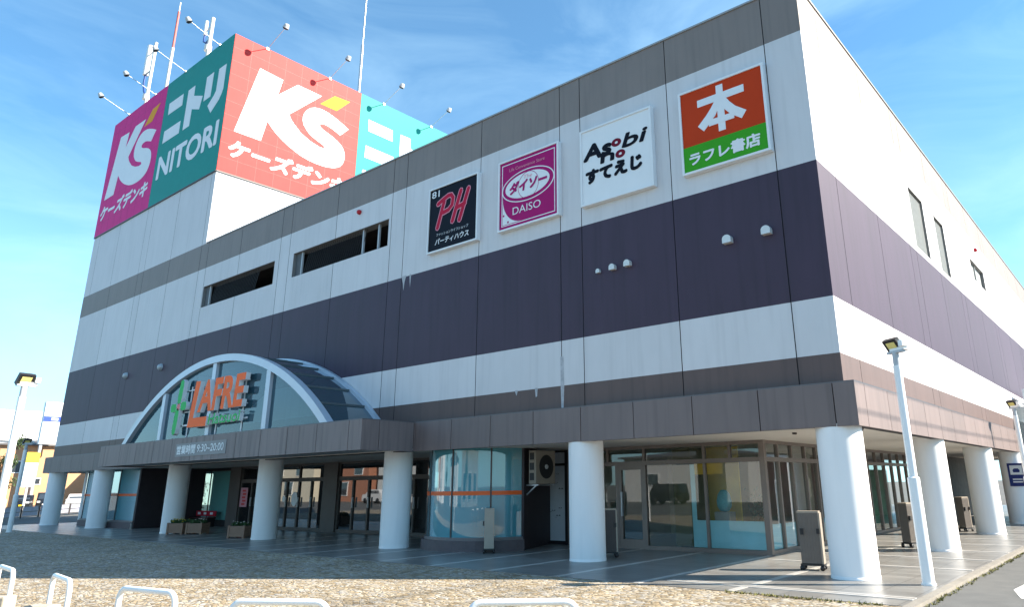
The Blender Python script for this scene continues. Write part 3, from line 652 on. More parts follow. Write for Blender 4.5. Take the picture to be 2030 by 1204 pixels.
b.poly([[(-7.12, 4.9), (-7.02, 4.9), (-7.0, 4.15), (-7.03, 3.57), (-7.1, 3.57), (-7.12, 4.2)]], M0); b.poly([[(-8.0, 4.17), (-7.9, 4.17), (-7.92, 3.95), (-7.97, 3.93)]], M0); b.poly([[(-8.72, 4.17), (-8.6, 4.17), (-8.66, 4.02)]], M0)
b.build('lime_run', mat('lime', (.42, .42, .44), .8, .3, 9), MALL)

# ------------------------------------------------------------------ signs
KPOLY = [(1.48, 6.34), (2.79, 6.26), (2.6, 5.26), (3.65, 6.36), (5.13, 6.33), (3.34, 4.42), (3.48, 4.18), (3.66, 3.99), (4.12, 3.62), (4.71, 3.36), (5.3, 3.23), (5.62, 3.25), (5.54, 3.41), (4.97, 3.60), (4.65, 3.74), (4.44, 3.92), (4.24, 4.14), (4.15, 4.40), (4.14, 4.62), (4.19, 4.84), (4.29, 5.05), (4.45, 5.24), (4.62, 5.37), (4.8, 5.46), (5.05, 5.52), (5.3, 5.53), (5.65, 5.49), (5.99, 5.40), (6.5, 5.22), (7.0, 5.0), (6.5, 4.42), (6.2, 4.53), (5.91, 4.63), (5.68, 4.68), (5.45, 4.69), (5.28, 4.66), (5.17, 4.58), (5.2, 4.46), (5.37, 4.36), (5.7, 4.25), (6.03, 4.15), (6.32, 4.03), (6.55, 3.89), (6.74, 3.71), (6.85, 3.5), (6.90, 3.3), (6.90, 3.1), (6.86, 2.88), (6.77, 2.68), (6.65, 2.53), (6.5, 2.42), (6.32, 2.33), (6.13, 2.27), (5.85, 2.21), (5.55, 2.18), (5.1, 2.18), (4.68, 2.22), (4.25, 2.31), (3.82, 2.46), (3.42, 2.63), (3.04, 2.84), (2.75, 3.03), (2.5, 3.24), (2.2, 3.53), (1.98, 2.32), (.57, 2.31)]
def k_sign(M, u0, base, name, label, joint, w_=7.66):
    o = thing(name, label, 'sign', M @ Vector((u0, ZS0, 0))); inv = Matrix.Translation(-(M @ Vector((u0, ZS0, 0)))) @ M
    b = MB(); b.poly([[(u0, ZS0), (u0+w_, ZS0), (u0+w_, ZS1), (u0, ZS1)]], inv, .045); b.build('sign_panel', base, o)
    T = lambda pts: [(u0+p[0], ZS0+p[1]) for p in pts]
    b = MB(); b.poly([T(KPOLY)], inv, .052); b.build('logo', SIGN_WHITE, o)
    b = MB(); b.poly([T([(5.08, 5.83), (5.94, 6.70), (6.96, 6.77), (6.14, 5.83)])], inv, .052); b.build('logo_accent', YELLOW_SIGN, o)
    b = MB()
    for k in range(1, 10): b.poly([[(u0, ZS0+k*.767-.006), (u0+w_, ZS0+k*.767-.006), (u0+w_, ZS0+k*.767+.006), (u0, ZS0+k*.767+.006)]], inv, .0465)
    for k in range(1, 8): b.poly([[(u0+k*.957-.006, ZS0), (u0+k*.957+.006, ZS0), (u0+k*.957+.006, ZS1), (u0+k*.957-.006, ZS1)]], inv, .0475)
    b.build('sheet_joint', joint, o)
    lettering('ケーズデンキ', (u0+.45, u0+7.1, ZS0+.95, ZS0+1.85), inv, SIGN_WHITE, o, .06, .22, .052)
    b = MB(); b.poly([[(u0, ZS0-.06), (u0+w_, ZS0-.06), (u0+w_, ZS0-.004), (u0, ZS0-.004)]], inv, .06); b.build('shadow_line', DFRAME, o)  # dark strip imitates the shadow line beneath the sign
    return o
def n_sign(M, u0, name, label, w_=7.68):
    o = thing(name, label, 'sign', M @ Vector((u0, ZS0, 0))); inv = Matrix.Translation(-(M @ Vector((u0, ZS0, 0)))) @ M
    b = MB(); b.poly([[(u0, ZS0), (u0+w_, ZS0), (u0+w_, ZS1), (u0, ZS1)]], inv, .045); b.build('sign_panel', TEAL_SIGN, o)
    D = u0+36.25
    S_ = [[(-35.63, 22.77), (-33.87, 22.75), (-33.82, 22.02), (-35.58, 22.03)], [(-35.70, 21.04), (-33.69, 21.02), (-33.69, 20.27), (-35.72, 20.28)],
          [(-33.26, 22.71), (-32.48, 22.73), (-32.44, 22.08), (-31.34, 21.67), (-31.56, 20.94), (-32.47, 21.28), (-32.49, 20.29), (-33.25, 20.28)],
          [(-31.14, 22.69), (-30.37, 22.71), (-30.40, 21.27), (-31.16, 21.26)], [(-29.80, 22.66), (-29.03, 22.66), (-29.02, 21.25), (-29.12, 20.98), (-29.35, 20.7), (-30.11, 20.21), (-30.58, 20.78), (-29.98, 21.2), (-29.82, 21.39)]]
    b = MB()
    for s_ in S_: b.poly([[(p[0]+D, p[1]) for p in s_]], inv, .052)
    b.build('logo', SIGN_WHITE, o)
    lettering('NITORI', (-35.74+D, -28.99+D, 18.10, 19.42), inv, SIGN_WHITE, o, .055, 0, .052)
    b = MB(); b.poly([[(u0, ZS0-.06), (u0+w_, ZS0-.06), (u0+w_, ZS0-.004), (u0, ZS0-.004)]], inv, .06); b.build('shadow_line', DFRAME, o)  # shadow under the teal panel, put in as a dark strip
    return o
PF, PE = plane_front(-.004), plane_east(XT+.004)
k_sign(PF, XL, PINK_SIGN, 'tower_sign', 'pink tower sign with big white letters, leftmost on the shaded tower face', mat('joint_pink', (.40, .012, .14), .6, .1))
n_sign(PF, -36.25, 'tower_sign', 'dark teal tower sign on the shaded tower face, beside the pink one')
k_sign(PE, -.03, RED_SIGN, 'tower_sign', 'sunlit red tower sign with big white letters and yellow accent', mat('joint_red', (.58, .10, .09), .6, .3, 3))
n_sign(PE, 7.65, 'tower_sign', 'bright sunlit teal tower sign partly hidden behind the roof edge')
def wall_sign(x0, x1, z0, z1, face, label):
    o = thing('wall_sign', label, 'sign', (x0, 0, z0)); D = .16; t = .055
    b = MB(); X1, Z1 = x1-x0, z1-z0
    b.box(-t, X1+t, -D, -.004, -t, 0); b.box(-t, X1+t, -D, -.004, Z1, Z1+t); b.box(-t, 0, -D, -.004, 0, Z1); b.box(X1, X1+t, -D, -.004, 0, Z1)
    b.build('sign_frame', SIGN_WHITE, o)
    b = MB(); b.box(0, X1, -D+.03, -.01, 0, Z1); b.build('sign_face', face, o)
    return o, Matrix.Translation((-x0, 0, -z0)) @ plane_front(-D+.03)
# orange / green book sign
o, M = wall_sign(-3.09, -.96, 8.84, 10.95, ORANGE_SIGN, 'orange and green wall sign nearest the building corner')
b = MB(); b.poly([[(-3.09, 8.84), (-.96, 8.84), (-.96, 9.495), (-3.09, 9.495)]], M, .006); b.build('green_band', GREEN_SIGN, o)
b = MB()
for i_, s_ in enumerate(([(-2.64, 10.645), (-1.42, 10.645), (-1.42, 10.455), (-2.64, 10.455)], [(-2.125, 10.86), (-1.945, 10.86), (-1.945, 9.65), (-2.125, 9.65)], [(-2.19, 10.46), (-2.06, 10.46), (-2.06, 10.33), (-2.18, 10.1), (-2.51, 9.78), (-2.66, 9.95), (-2.42, 10.17), (-2.28, 10.33)], [(-2.01, 10.46), (-1.88, 10.46), (-1.80, 10.33), (-1.66, 10.16), (-1.40, 9.96), (-1.53, 9.79), (-1.78, 9.98), (-1.93, 10.16), (-2.01, 10.33)], [(-2.37, 10.02), (-1.71, 10.02), (-1.71, 9.86), (-2.37, 9.86)])): b.poly([s_], M, .006+.0012*i_)
b.build('character', SIGN_WHITE, o)
lettering('ラフレ書店', (-2.93, -1.14, 8.99, 9.30), M, SIGN_WHITE, o, .05, 0, .012)
# white play sign
o, M = wall_sign(-6.19, -4.01, 8.84, 10.95, SIGN_WHITE, 'white wall sign with black lettering and two maroon rings')
lettering('As', (-6.12, -5.24, 10.08, 10.50), M, BLACK_SIGN, o, .09, .1, .006)
lettering('bi', (-4.87, -4.10, 10.10, 10.47), M, BLACK_SIGN, o, .06, .2, .006); lettering('n', (-5.57, -5.14, 9.87, 10.08), M, BLACK_SIGN, o, .10, .05, .006)
lettering('すてえじ', (-6.05, -4.31, 9.40, 9.76), M, BLACK_SIGN, o, .10, .05, .006)
for (cx, cz) in ((-5.055, 10.32), (-4.94, 9.965)):
    el = lambda rx, rz: [(cx+rx*math.cos(t*.2244), cz+rz*math.sin(t*.2244)) for t in range(28)]
    b = MB(); b.poly([el(.155, .115), el(.05, .038)], M, .006); b.build('ring', MAROON_SIGN, o)
# magenta sign
o, M = wall_sign(-9.28, -7.07, 8.84, 10.95, MAGENTA_SIGN, 'magenta wall sign with a white oval in the middle')
def ellipse(cx, cz, rx, rz, n=40): return [(cx+rx*math.cos(2*math.pi*t/n), cz+rz*math.sin(2*math.pi*t/n)) for t in range(n)]
b = MB()
rr = lambda k: [(-9.28+k, 8.84+k), (-7.07-k, 8.84+k), (-7.07-k, 10.95-k), (-9.28+k, 10.95-k)]
b.poly([rr(.085), rr(.11)], M, .006); b.poly([ellipse(-8.18, 10.02, 1.01, .50), ellipse(-8.18, 10.02, .975, .47)], M, .008); b.poly([ellipse(-8.20, 10.03, .85, .385)], M, .007)
b.poly([[(-9.15, 8.97)]+[(-9.15+.72*(1-math.cos(t*.157)), 8.97+.80*(1-math.sin(t*.157))) for t in range(11)][::-1]], M, .0065); b.build('white_marks', SIGN_WHITE, o)
b = MB(); b.poly([ellipse(-8.15, 10.0, .40, .42), ellipse(-8.15, 10.0, .385, .405)], M, .010)
for (x, z) in ((-9.11, 9.26), (-8.93, 9.03)): b.poly([ellipse(x, z, .035, .035, 8)], M, .009)
b.build('magenta_marks', MAGENTA_SIGN, o)
lettering('ダイソー', (-8.86, -7.45, 9.86, 10.20), M, MAGENTA_SIGN, o, .07, .15, .0115); lettering('DAISO', (-8.75, -7.68, 9.20, 9.43), M, SIGN_WHITE, o, .0, 0, .008)
lettering('Life Convenience Store', (-8.90, -7.53, 10.60, 10.70), M, PALEPINK_SIGN, o, 0, 0, .008); lettering('The', (-8.32, -8.0, 10.22, 10.33), M, PALEPINK_SIGN, o, 0, .2, .0115)
# black fashion sign
o, M = wall_sign(-12.42, -10.25, 8.84, 10.95, BLACK_SIGN, 'black wall sign with crimson script letters, farthest from the corner')
STR = [[(-12.02, 9.58), (-11.74, 10.44)], [(-12.03, 10.40), (-11.76, 10.51), (-11.55, 10.58), (-11.42, 10.57), (-11.33, 10.45), (-11.36, 10.22), (-11.52, 10.09), (-11.78, 10.05)], [(-11.33, 9.65), (-10.97, 10.61)], [(-11.01, 9.62), (-10.63, 10.59)], [(-11.17, 10.06), (-10.78, 10.12)]]
b = MB()
for i, s_ in enumerate(STR): b.poly([stroke(s_, .098)], M, .005+.0006*i)
b.build('script_outline', PALEPINK_SIGN, o)
b = MB()
for i, s_ in enumerate(STR): b.poly([stroke(s_, .068)], M, .009+.0006*i)
b.build('script_letters', CRIMSON_SIGN, o)
lettering('81', (-12.33, -11.98, 10.66, 10.88), M, SIGN_WHITE, o, .03, 0, .006); lettering('ファッションライフショップ', (-12.05, -10.6, 9.30, 9.40), M, SIGN_WHITE, o, .0, 0, .006); lettering('パーティハウス', (-12.10, -10.58, 9.01, 9.21), M, SIGN_WHITE, o, .03, .15, .006)
# name sign over the entrance
o = thing('entrance_sign', 'raised orange letters with green cross standing before the arched entrance window', 'sign', (-22, -2.1, 3.56))
inv = Matrix.Translation((22, 2.1, -3.56)) @ plane_front(-1.97); 
SH = .18
def slab(loops_, d, m, side, nm):
    b = MB()
    for lp in loops_: b.poly([lp], inv, d, 0, 1)
    return b.build(nm, [m, side], o)
lp = [[(-23.08, 3.90), (-21.66, 3.88), (-21.62, 4.22), (-22.68, 4.22), (-22.42, 5.54), (-22.78, 5.56)]]
slab(lp, .16, LETTER_ORANGE, SIGN_WHITE, 'letter')
lettering('AFRE', (-22.44, -19.16, 4.40, 5.54), inv, LETTER_ORANGE, o, .035, .10, .16, 1.02, 'letter', SIGN_WHITE)
lettering('Hatsuoi', (-21.55, -19.30, 3.92, 4.30), inv, LETTER_GREEN, o, .015, .10, .14, 1.0, 'letter', SIGN_WHITE)
pet = lambda cx, cz, L_, w_, a: [(cx+math.cos(a)*u-math.sin(a)*v, cz+math.sin(a)*u+math.cos(a)*v) for u, v in ((-L_, 0), (-L_*.86, w_*.8), (-L_*.5, w_), (L_*.5, w_), (L_*.86, w_*.8), (L_, 0), (L_*.86, -w_*.8), (L_*.5, -w_), (-L_*.5, -w_), (-L_*.86, -w_*.8))]
for q_ in (pet(-23.98, 5.28, .47, .16, R(84)), pet(-24.12, 4.18, .50, .16, R(84)), pet(-24.42, 4.70, .23, .155, 0), pet(-23.62, 4.73, .23, .155, 0)): slab([q_], .15, LETTER_GREEN, SIGN_WHITE, 'cross_arm')
slab([ellipse(-24.02, 4.72, .13, .14, 16)], .15, LETTER_RED, SIGN_WHITE, 'cross_centre')
b = MB()
for z in (4.5, 5.3): b.box(-24.3+22, -19.3+22, .19, .215, z-3.56, z-3.52)
b.box(-24.2+22, -19.2+22, .19, .215, .44, .50)
for x in (-23.6, -21.4, -19.6): b.box(x+22-.03, x+22+.03, .216, .235, 0, 1.9)
b.build('sign_frame', SIGN_WHITE, o)
o = thing('hours_sign', 'small opening hours plate on the canopy edge under the orange letters', 'sign', (-23.8, -2.1, 2.85))
inv = Matrix.Translation((23.8, 2.1, -2.85)) @ plane_front(-2.104)
b = MB(); b.poly([[(-23.75, 2.88), (-20.0, 2.88), (-20.0, 3.34), (-23.75, 3.34)]], inv, .012); b.build('plate', mat('plate_grey', (.22, .215, .22), .5, .08), o)
lettering('営業時間', (-23.62, -22.2, 2.96, 3.27), inv, SIGN_WHITE, o, .03, 0, .018); lettering('9:30~20:00', (-22.05, -20.15, 3.0, 3.25), inv, SIGN_WHITE, o, .02, 0, .018)

# ------------------------------------------------------------------ floodlights on the tower and roof antennas
def flood_arm(label, base, tip, rz):
    o = thing('sign_floodlight', label, 'floodlight', base, rz, 'floodlights on arms along the tower signs')
    d = tip
    b = MB(); b.tube([(0, .2, -.15), (0, 0, 0), (0, -d[0], d[1])], .018, 8); b.box(-.07, .07, -.04, .06, -.08, .04); b.build('arm', STEEL, o)
    M = Matrix.Translation((0, -d[0], d[1])) @ Matrix.Rotation(R(35), 4, 'X')
    b = MB(); b.lathe([(.0, .16), (.10, .15), (.13, .05), (.16, -.08)], (0, 0, 0), 16, 0, None); b.v = [tuple(M @ Vector(v)) for v in b.v]; b.build('lamp_head', GREY_PAINT, o)
    b = MB(); b.lathe([(.155, -.075), (.15, -.11), (.10, -.16), (0, -.17)], (0, 0, 0), 16, 0, None); b.v = [tuple(M @ Vector(v)) for v in b.v]; b.build('lamp_shade', BLACK_PLASTIC, o)
    return o
FL = [('leftmost of the four floodlights before the shaded tower signs', (-41.73, -.05, ZS1)), ('floodlight above the right part of the pink tower sign', (-37.98, -.05, ZS1)), ('floodlight before the white roof aerial, above the left of the dark teal sign', (-34.12, -.05, ZS1)), ('floodlight over the dark teal sign nearest the tower corner', (-30.17, -.05, ZS1))]
FE = [('floodlight over the left part of the sunlit red sign', (XT+.05, 1.72, ZS1)), ('floodlight over the right part of the sunlit red sign', (XT+.05, 5.5, ZS1)), ('floodlight over the sunlit teal sign, just right of the tall mast', (XT+.05, 9.26, ZS1)), ('floodlight over the sunlit teal sign nearest the roof edge', (XT+.05, 13.02, ZS1))]
p0 = flood_arm(FL[0][0], FL[0][1], (1.70, .60), 0)
for l_, p_ in FL[1:]: copy_tree(p0, p_, 0, l_)
for l_, p_ in FE: copy_tree(p0, p_, R(90), l_)
def mast(name, label, loc, segs, cat='mast'):
    o = thing(name, label, cat, loc); 
    for (nm, pts, r_, m) in segs:
        b = MB(); b.tube(pts, r_, 10); b.build(nm, m, o)
    return o
CREAM = mat('antenna_cream', (.70, .68, .62), .4, .05); REDW = mat('mast_red', (.50, .12, .10), .5, .1); CABLE = mat('cable_blue', (.02, .06, .22), .5, .1)
mast('cell_antenna', 'tall white twin-tube cell antenna above the pink tower sign', (-42.6, 1, 23.8), [('pole', [(0, 0, 0), (0, 0, 6.6)], .10, CREAM), ('panel_antenna', [(-.95, 0, 4.5), (-.95, 0, 6.75)], .17, WHITE_PAINT), ('bracket', [(0, 0, 4.55), (-.95, 0, 4.55)], .06, STEEL), ('bracket', [(0, 0, 6.0), (-.95, 0, 6.0)], .05, STEEL), ('cable', [(-.95, 0, 4.5), (-1.0, 0, 3.9), (-.7, 0, 3.2), (-.2, 0, 2.6)], .06, CABLE), ('base_box', [(-.12, 0, 2.35), (-.12, 0, 2.7)], .2, CREAM)], 'antenna')
mast('cell_antenna', 'shorter white aerial above the dark teal tower sign', (-34.2, 1, 23.8), [('pole', [(0, 0, 0), (0, 0, 4.6)], .11, CREAM), ('panel_antenna', [(-.82, 0, 3.8), (-.82, 0, 4.75)], .10, WHITE_PAINT), ('bracket', [(0, 0, 4.1), (-.82, 0, 3.95)], .035, STEEL), ('cable', [(-.82, 0, 3.8), (-.85, 0, 3.35), (-.5, 0, 3.1), (-.1, 0, 3.2)], .05, CABLE), ('base_box', [(-.1, 0, 2.4), (-.1, 0, 2.75)], .2, CREAM)], 'antenna')
mast('lightning_rod', 'red and white lightning rod standing on the tower left of its corner', (-39.6, 1, 23.8), [('pole', [(0, 0, 0), (0, 0, 4.9)], .09, CREAM), ('red_section', [(0, 0, 4.9), (0, 0, 7.6)], .07, REDW), ('tip', [(0, 0, 7.6), (0, 0, 8.3)], .04, CREAM)])
mast('flag_mast', 'tall pale grey mast rising above the seam of the sunlit red and teal signs', (XT-.35, 7.7, 23.8), [('pole', [(0, 0, 0), (0, 0, 4)], .085, STEEL), ('upper_pole', [(0, 0, 4), (0, 0, 11)], .05, STEEL)])

# ------------------------------------------------------------------ things under the arcade
def folding_gate(label, loc, rz, body):
    o = thing('folding_gate', label, 'folding gate', loc, rz, 'folded gates on casters under the arcade')
    b = MB(); b.box(-.20, .20, -.12, .12, .13, 1.10)
    for i in range(7): b.box(-.185+.055*i, -.165+.055*i, -.126, -.119, .16, 1.06)
    b.build('gate_body', body, o, bevel=.008)
    b = MB(); b.box(-.215, .215, -.13, .13, 1.10, 1.135); b.box(.20, .235, -.13, .13, .10, 1.10); b.build('gate_post', mat('gate_post', (.33, .285, .235), .4, .06, metal=.2), o)
    each('handle', BLACK_PLASTIC, o, [(-.17, -.11, -.17, -.127, .68, .80), (.15, .21, -.17, -.131, .70, .80)])
    b = MB(); b.box(-.22, .24, -.15, .15, .09, .125); b.build('base', BLACK_PLASTIC, o)
    for (x, y) in ((-.19, -.13), (.2, -.13), (-.19, .13), (.2, .13)):
        b = MB(); b.lathe([(.0, -.02), (.05, -.02), (.05, .02), (0, .02)], (x, y, .05), 12, 0, Matrix.Rotation(R(90), 3, 'X')); b.build('caster', BLACK_PLASTIC, o)
    return o
GT = mat('gate_taupe', (.145, .128, .115), .4, .08, 6, metal=.25); GD = mat('gate_dark', (.055, .042, .04), .4, .1)
g0 = folding_gate('grey folded gate on casters just left of the corner column', (-1.36, .98, 0), R(12), GT)
copy_tree(g0, (-1.08, 7.3, 0), R(75), 'beige folded gate on casters beside the first sunlit side column')
copy_tree(g0, (-1.12, 14.5, 0), R(75), 'folded gate on casters farthest away on the sunlit side')
copy_tree(g0, (-9.95, .36, 0), R(-45), 'narrow folded gate standing before the curved glass bay')
folding_gate('dark brown folded gate half hidden behind the second front column', (-6.52, 1.05, 0), R(40), GD)
# outdoor unit
o = thing('condenser_unit', 'beige air conditioner unit hung high between the curved glass bay and white board', 'air conditioner', (-9.55, 1.5, 1.75))
b = MB(); b.box(0, .27, 0, .85, 0, .92); b.build('casing', mat('ac_beige', (.27, .235, .19), .5, .06), o, bevel=.012)
b = MB(); b.poly([ellipse(.45, .47, .31, .33, 28)], plane_east(.272), .004); b.build('fan_grille', BLACK_PLASTIC, o)
b = MB(); b.lathe([(0, .02), (.06, .02), (.07, 0)], (.278, .45, .47), 14, 0, Matrix.Rotation(R(90), 3, 'Y')); b.build('fan_hub', GREY_PAINT, o)
each('side_grille', BLACK_PLASTIC, o, [(.04, .20, -.008, -.002, z, z+.2) for z in (.10, .38, .66)])
MB().bar((-.18, .1, -.03), (.28, .1, -.03), .04).bar((-.18, .1, -.3), (.2, .1, -.04), .03).build('bracket', STEEL, o); MB().bar((-.4, .75, -.03), (.28, .75, -.03), .04).build('bracket', STEEL, o)
# planters
def planter(label, loc, rz, yellow):
    o = thing('planter_box', label, 'planter', loc, rz, 'wooden planter boxes by the entrance')
    b = MB()
    b.box(-.36, .36, -.21, .21, .05, .42)
    for z in (.05, .175, .30): b.box(-.375, .375, -.225, .225, z+.006, z+.115)
    for sx in (-1, 1):
        for sy in (-1, 1): b.box(sx*.34-.04, sx*.34+.04, sy*.20-.04, sy*.20+.04, 0, .44)
    b.build('box', mat('planter_wood', (.26, .155, .105), .7, .25, 5, (1, 1, 6)), o)
    b = MB(); b.box(-.33, .33, -.18, .18, .40, .426); b.build('soil', mat('soil', (.03, .022, .016), .9, .3, 20), o)
    b = MB(); f_ = MB()
    for i in range(110):
        x, y = random.uniform(-.32, .32), random.uniform(-.17, .17); h = random.uniform(.03, .16); a = random.random()*6.28; s = random.uniform(.02, .05)
        b.add([(x-s*math.cos(a), y-s*math.sin(a), .43+h*.5), (x+s*.5*math.sin(a), y-s*.5*math.cos(a), .43+h), (x+s*math.cos(a), y+s*math.sin(a), .43+h*.8), (x-s*.5*math.sin(a), y+s*.5*math.cos(a), .42)], [(0, 1, 2, 3)])
        if i % (3 if yellow else 7) == 0: f_.lathe([(.028, 0), (.03, .012), (0, .02)], (x, y, .43+h+.01), 6)
    b.build('foliage', mat('planter_green', (.045, .09, .03), .8, .4, 20), o); f_.build('blossom', mat('blossom_yellow' if yellow else 'blossom_white', (.60, .45, .03) if yellow else (.6, .5, .45), .6, .2), o)
planter('planter box of yellow flowers, leftmost of three, against the entrance column', (-27.35, -.02, 0), R(25), True)
planter('middle planter box of the three, low dark plants', (-26.5, .35, 0), R(25), False)
planter('planter box with pale blossoms standing alone before the brown pillar', (-22.5, .05, 0), R(20), False)
# bench in front of display window
o = thing('bench', 'low red-backed bench in front of the teal display window', 'bench', (-32.6, 3.35, 0))
b = MB(); b.box(-1.0, 1.0, -.2, .2, .38, .43); b.build('seat', mat('bench_dark', (.05, .012, .015), .5, .1), o)
b = MB(); b.box(-1.0, 1.0, .16, .2, .48, .72); b.build('backrest', mat('bench_red', (.42, .012, .03), .4, .08), o)
for x in (-.85, .85):
    b = MB(); b.box(x-.03, x+.03, -.18, .199, 0, .38); b.box(x-.02, x+.02, .165, .198, .38, .5); b.build('leg', BLACK_PLASTIC, o)
each('white_mark', SIGN_WHITE, o, [(x, x+.28, .152, .158, .55, .66) for x in (-.8, -.2, .45)])
# blue sign on the far column
o = thing('parking_sign', 'blue sign with a white car pictogram on the far right column', 'sign', (-.2, 20.3, 0), R(-8))
b = MB(); b.box(-.05, .55, -.47, -.44, 1.42, 2.30); b.build('sign_face', BLUE_SIGN, o)
M = plane_front(-.4705)
b = MB(); b.poly([[(.03, 1.86), (.47, 1.86), (.47, 2.22), (.03, 2.22)], [(.14, 1.95), (.12, 2.03), (.18, 2.10), (.32, 2.10), (.38, 2.03), (.36, 1.95)]], M, .003)
for z in (1.56, 1.66): b.poly([[(.08, z), (.42, z), (.42, z+.05), (.08, z+.05)]], M, .003)
b.build('pictogram', SIGN_WHITE, o)

# ------------------------------------------------------------------ light poles
def light_pole(label, loc, rz, h, step):
    o = thing('light_pole', label, 'light pole', loc, rz, 'white floodlight poles around the store')
    b = MB(); b.tube([(0, 0, -.1), (0, 0, step)], .105, 12); b.tube([(0, 0, step), (0, 0, step+.02)], [.105, .078], 12); b.tube([(0, 0, -.1), (0, 0, .03)], .125, 12); b.build('lower_pole', WHITE_PAINT, o)
    b = MB(); b.tube([(0, 0, step), (0, 0, h-.35)], .074, 12); b.build('upper_pole', WHITE_PAINT, o)
    b = MB(); b.tube([(0, 0, h-.35), (0, 0, h-.10)], .062, 12); b.box(-.16, .20, -.05, .05, h-.12, h-.08); b.build('bracket', GREY_PAINT, o)
    M = Matrix.Translation((0, -.02, h+.03)) @ Matrix.Rotation(R(-55), 4, 'X')
    b = MB(); b.box(-.17, .15, -.13, .13, -.035, .055, 0, M); b.box(-.13, .11, -.11, .11, .055, .10, 0, M); b.build('lamp_head', BLACK_PLASTIC, o)
    b = MB(); b.box(-.11, .09, -.08, .08, -.041, -.036, 0, M); b.build('lamp_lens', LENS, o)
    b = MB(); b.box(-.10, .24, -.03, .17, h-.075, h-.02); b.box(.17, .27, -.08, .08, h-.02, h+.09); b.build('lamp_housing', WHITE_PAINT, o)
    return o
lp0 = light_pole('white floodlight pole standing at the kerb before the building corner', (1.05, -.14, 0), R(-30), 4.1, 1.755)
copy_tree(lp0, (1.0, 14.2, 0), R(-30), 'white floodlight pole far along the sunlit side wall')
light_pole('tall white floodlight pole at the left edge of the plaza', (-14.95, -9.3, 0), R(100), 4.1, 1.57)
light_pole('slimmer grey shaded floodlight pole behind the left plaza pole', (-36.6, -3.3, 0), R(100), 3.95, 1.6)

# ------------------------------------------------------------------ U-shaped barriers on the plaza edge
def u_barrier(label, a, b_):
    mid = ((a[0]+b_[0])/2, (a[1]+b_[1])/2, -.006); rz = math.atan2(b_[1]-a[1], b_[0]-a[0]); hw = .47; h = .75; rr = .11
    o = thing('u_barrier', label, 'barrier', mid, rz, 'white tube barriers along the plaza edge')
    pts = [(-hw, 0, 0), (-hw, 0, h-rr)]+[(-hw+rr-rr*math.cos(R(15*k)), 0, h-rr+rr*math.sin(R(15*k))) for k in range(1, 6)]+[(-hw+rr, 0, h), (hw-rr, 0, h)]+[(hw-rr+rr*math.sin(R(15*k)), 0, h-rr+rr*math.cos(R(15*k))) for k in range(1, 6)]+[(hw, 0, h-rr), (hw, 0, 0)]
    b = MB(); b.tube(pts, .029, 12); b.build('tube', WHITE_PAINT, o)
    for x in (-hw, hw): MB().lathe([(.05, 0), (.05, .012), (.03, .02)], (x, 0, 0), 14).build('foot_flange', STEEL, o)
u_barrier('white tube barrier cut by the left picture edge', (-8.34, -10.82), (-7.35, -10.91))
u_barrier('narrow-looking white tube barrier, second from the left, beside a stone block', (-6.32, -10.78), (-5.42, -10.89))
u_barrier('white tube barrier third from the left on the sunlit paving', (-4.19, -10.80), (-3.37, -10.66))
u_barrier('white tube barrier in the middle of the lower picture edge', (-2.30, -10.60), (-1.50, -10.15))
u_barrier('white tube barrier nearest the building corner', (-.43, -9.47), (.34, -8.87))
def stone_block(label, loc, rz):
    o = MB(); random.seed(int(abs(loc[0])*10)); o.box(-.16, .16, -.11, .11, 0, .46)
    q = tag(o.build('stone_block', mat('block_stone', (.42, .36, .28), .85, .2, 5, bump=.5, bscale=25), None, loc, bevel=.02), label, 'stone block', 'stone blocks along the plaza edge'); q.rotation_euler = (0, 0, rz)
stone_block('beige stone block in the lower left corner of the picture', (-7.42, -11.0, -.006), R(35)); stone_block('beige stone block at the foot of the second barrier', (-6.0, -10.95, -.006), R(35))

# ------------------------------------------------------------------ background: houses, cars, fence, trees
def house(label, x0, x1, y0, y1, h, wall, roofc, wins, rh=1.3, cat='house', name='house'):
    o = thing(name, label, cat, ((x0+x1)/2, (y0+y1)/2, 0)); cx, cy = (x0+x1)/2, (y0+y1)/2; X, Y = (x1-x0)/2, (y1-y0)/2
    b = MB(); b.box(-X, X, -Y, Y, -.1, h); b.build('wall', wall, o)
    if rh:
        e = .5; b = MB()
        b.add([(-X-e, -Y-e, h), (X+e, -Y-e, h), (X+e, Y+e, h), (-X-e, Y+e, h), (-X*.4, 0, h+rh), (X*.4, 0, h+rh), (-X-e, -Y-e, h+.15), (X+e, -Y-e, h+.15), (X+e, Y+e, h+.15), (-X-e, Y+e, h+.15)],
              [(3, 2, 1, 0), (0, 1, 7, 6), (1, 2, 8, 7), (2, 3, 9, 8), (3, 0, 6, 9), (6, 7, 5, 4), (7, 8, 5), (8, 9, 4, 5), (9, 6, 4)]); b.build('roof', roofc, o)
    for (face, u, z, w_, hh) in wins:
        b = MB(); f_ = MB()
        if face == 'E': M = Matrix.Translation((X, 0, 0)) @ Matrix.Rotation(R(90), 4, 'Z')
        elif face == 'S': M = Matrix.Translation((0, -Y, 0))
        else: M = Matrix.Translation((0, Y, 0)) @ Matrix.Rotation(R(180), 4, 'Z')
        f_.box(u-w_/2-.08, u+w_/2+.08, -.07, -.003, z-.08, z+hh+.08, 0, M); wf = f_.build('window', WHITE_PAINT, o)
        b.box(u-w_/2, u+w_/2, -.085, -.075, z, z+hh, 0, M); b.build('pane', G_HOUSE, wf)
    return o
TAN = mat('house_tan', (.52, .28, .155), .8, .08, 2); ROOFG = mat('roof_grey', (.10, .095, .095), .6, .2, 6); CREAMW = mat('house_cream', (.62, .56, .44), .8, .08); WHW = mat('house_white', (.68, .68, .66), .8, .06); BRICK = mat('house_rust', (.42, .19, .12), .8, .15, 4)
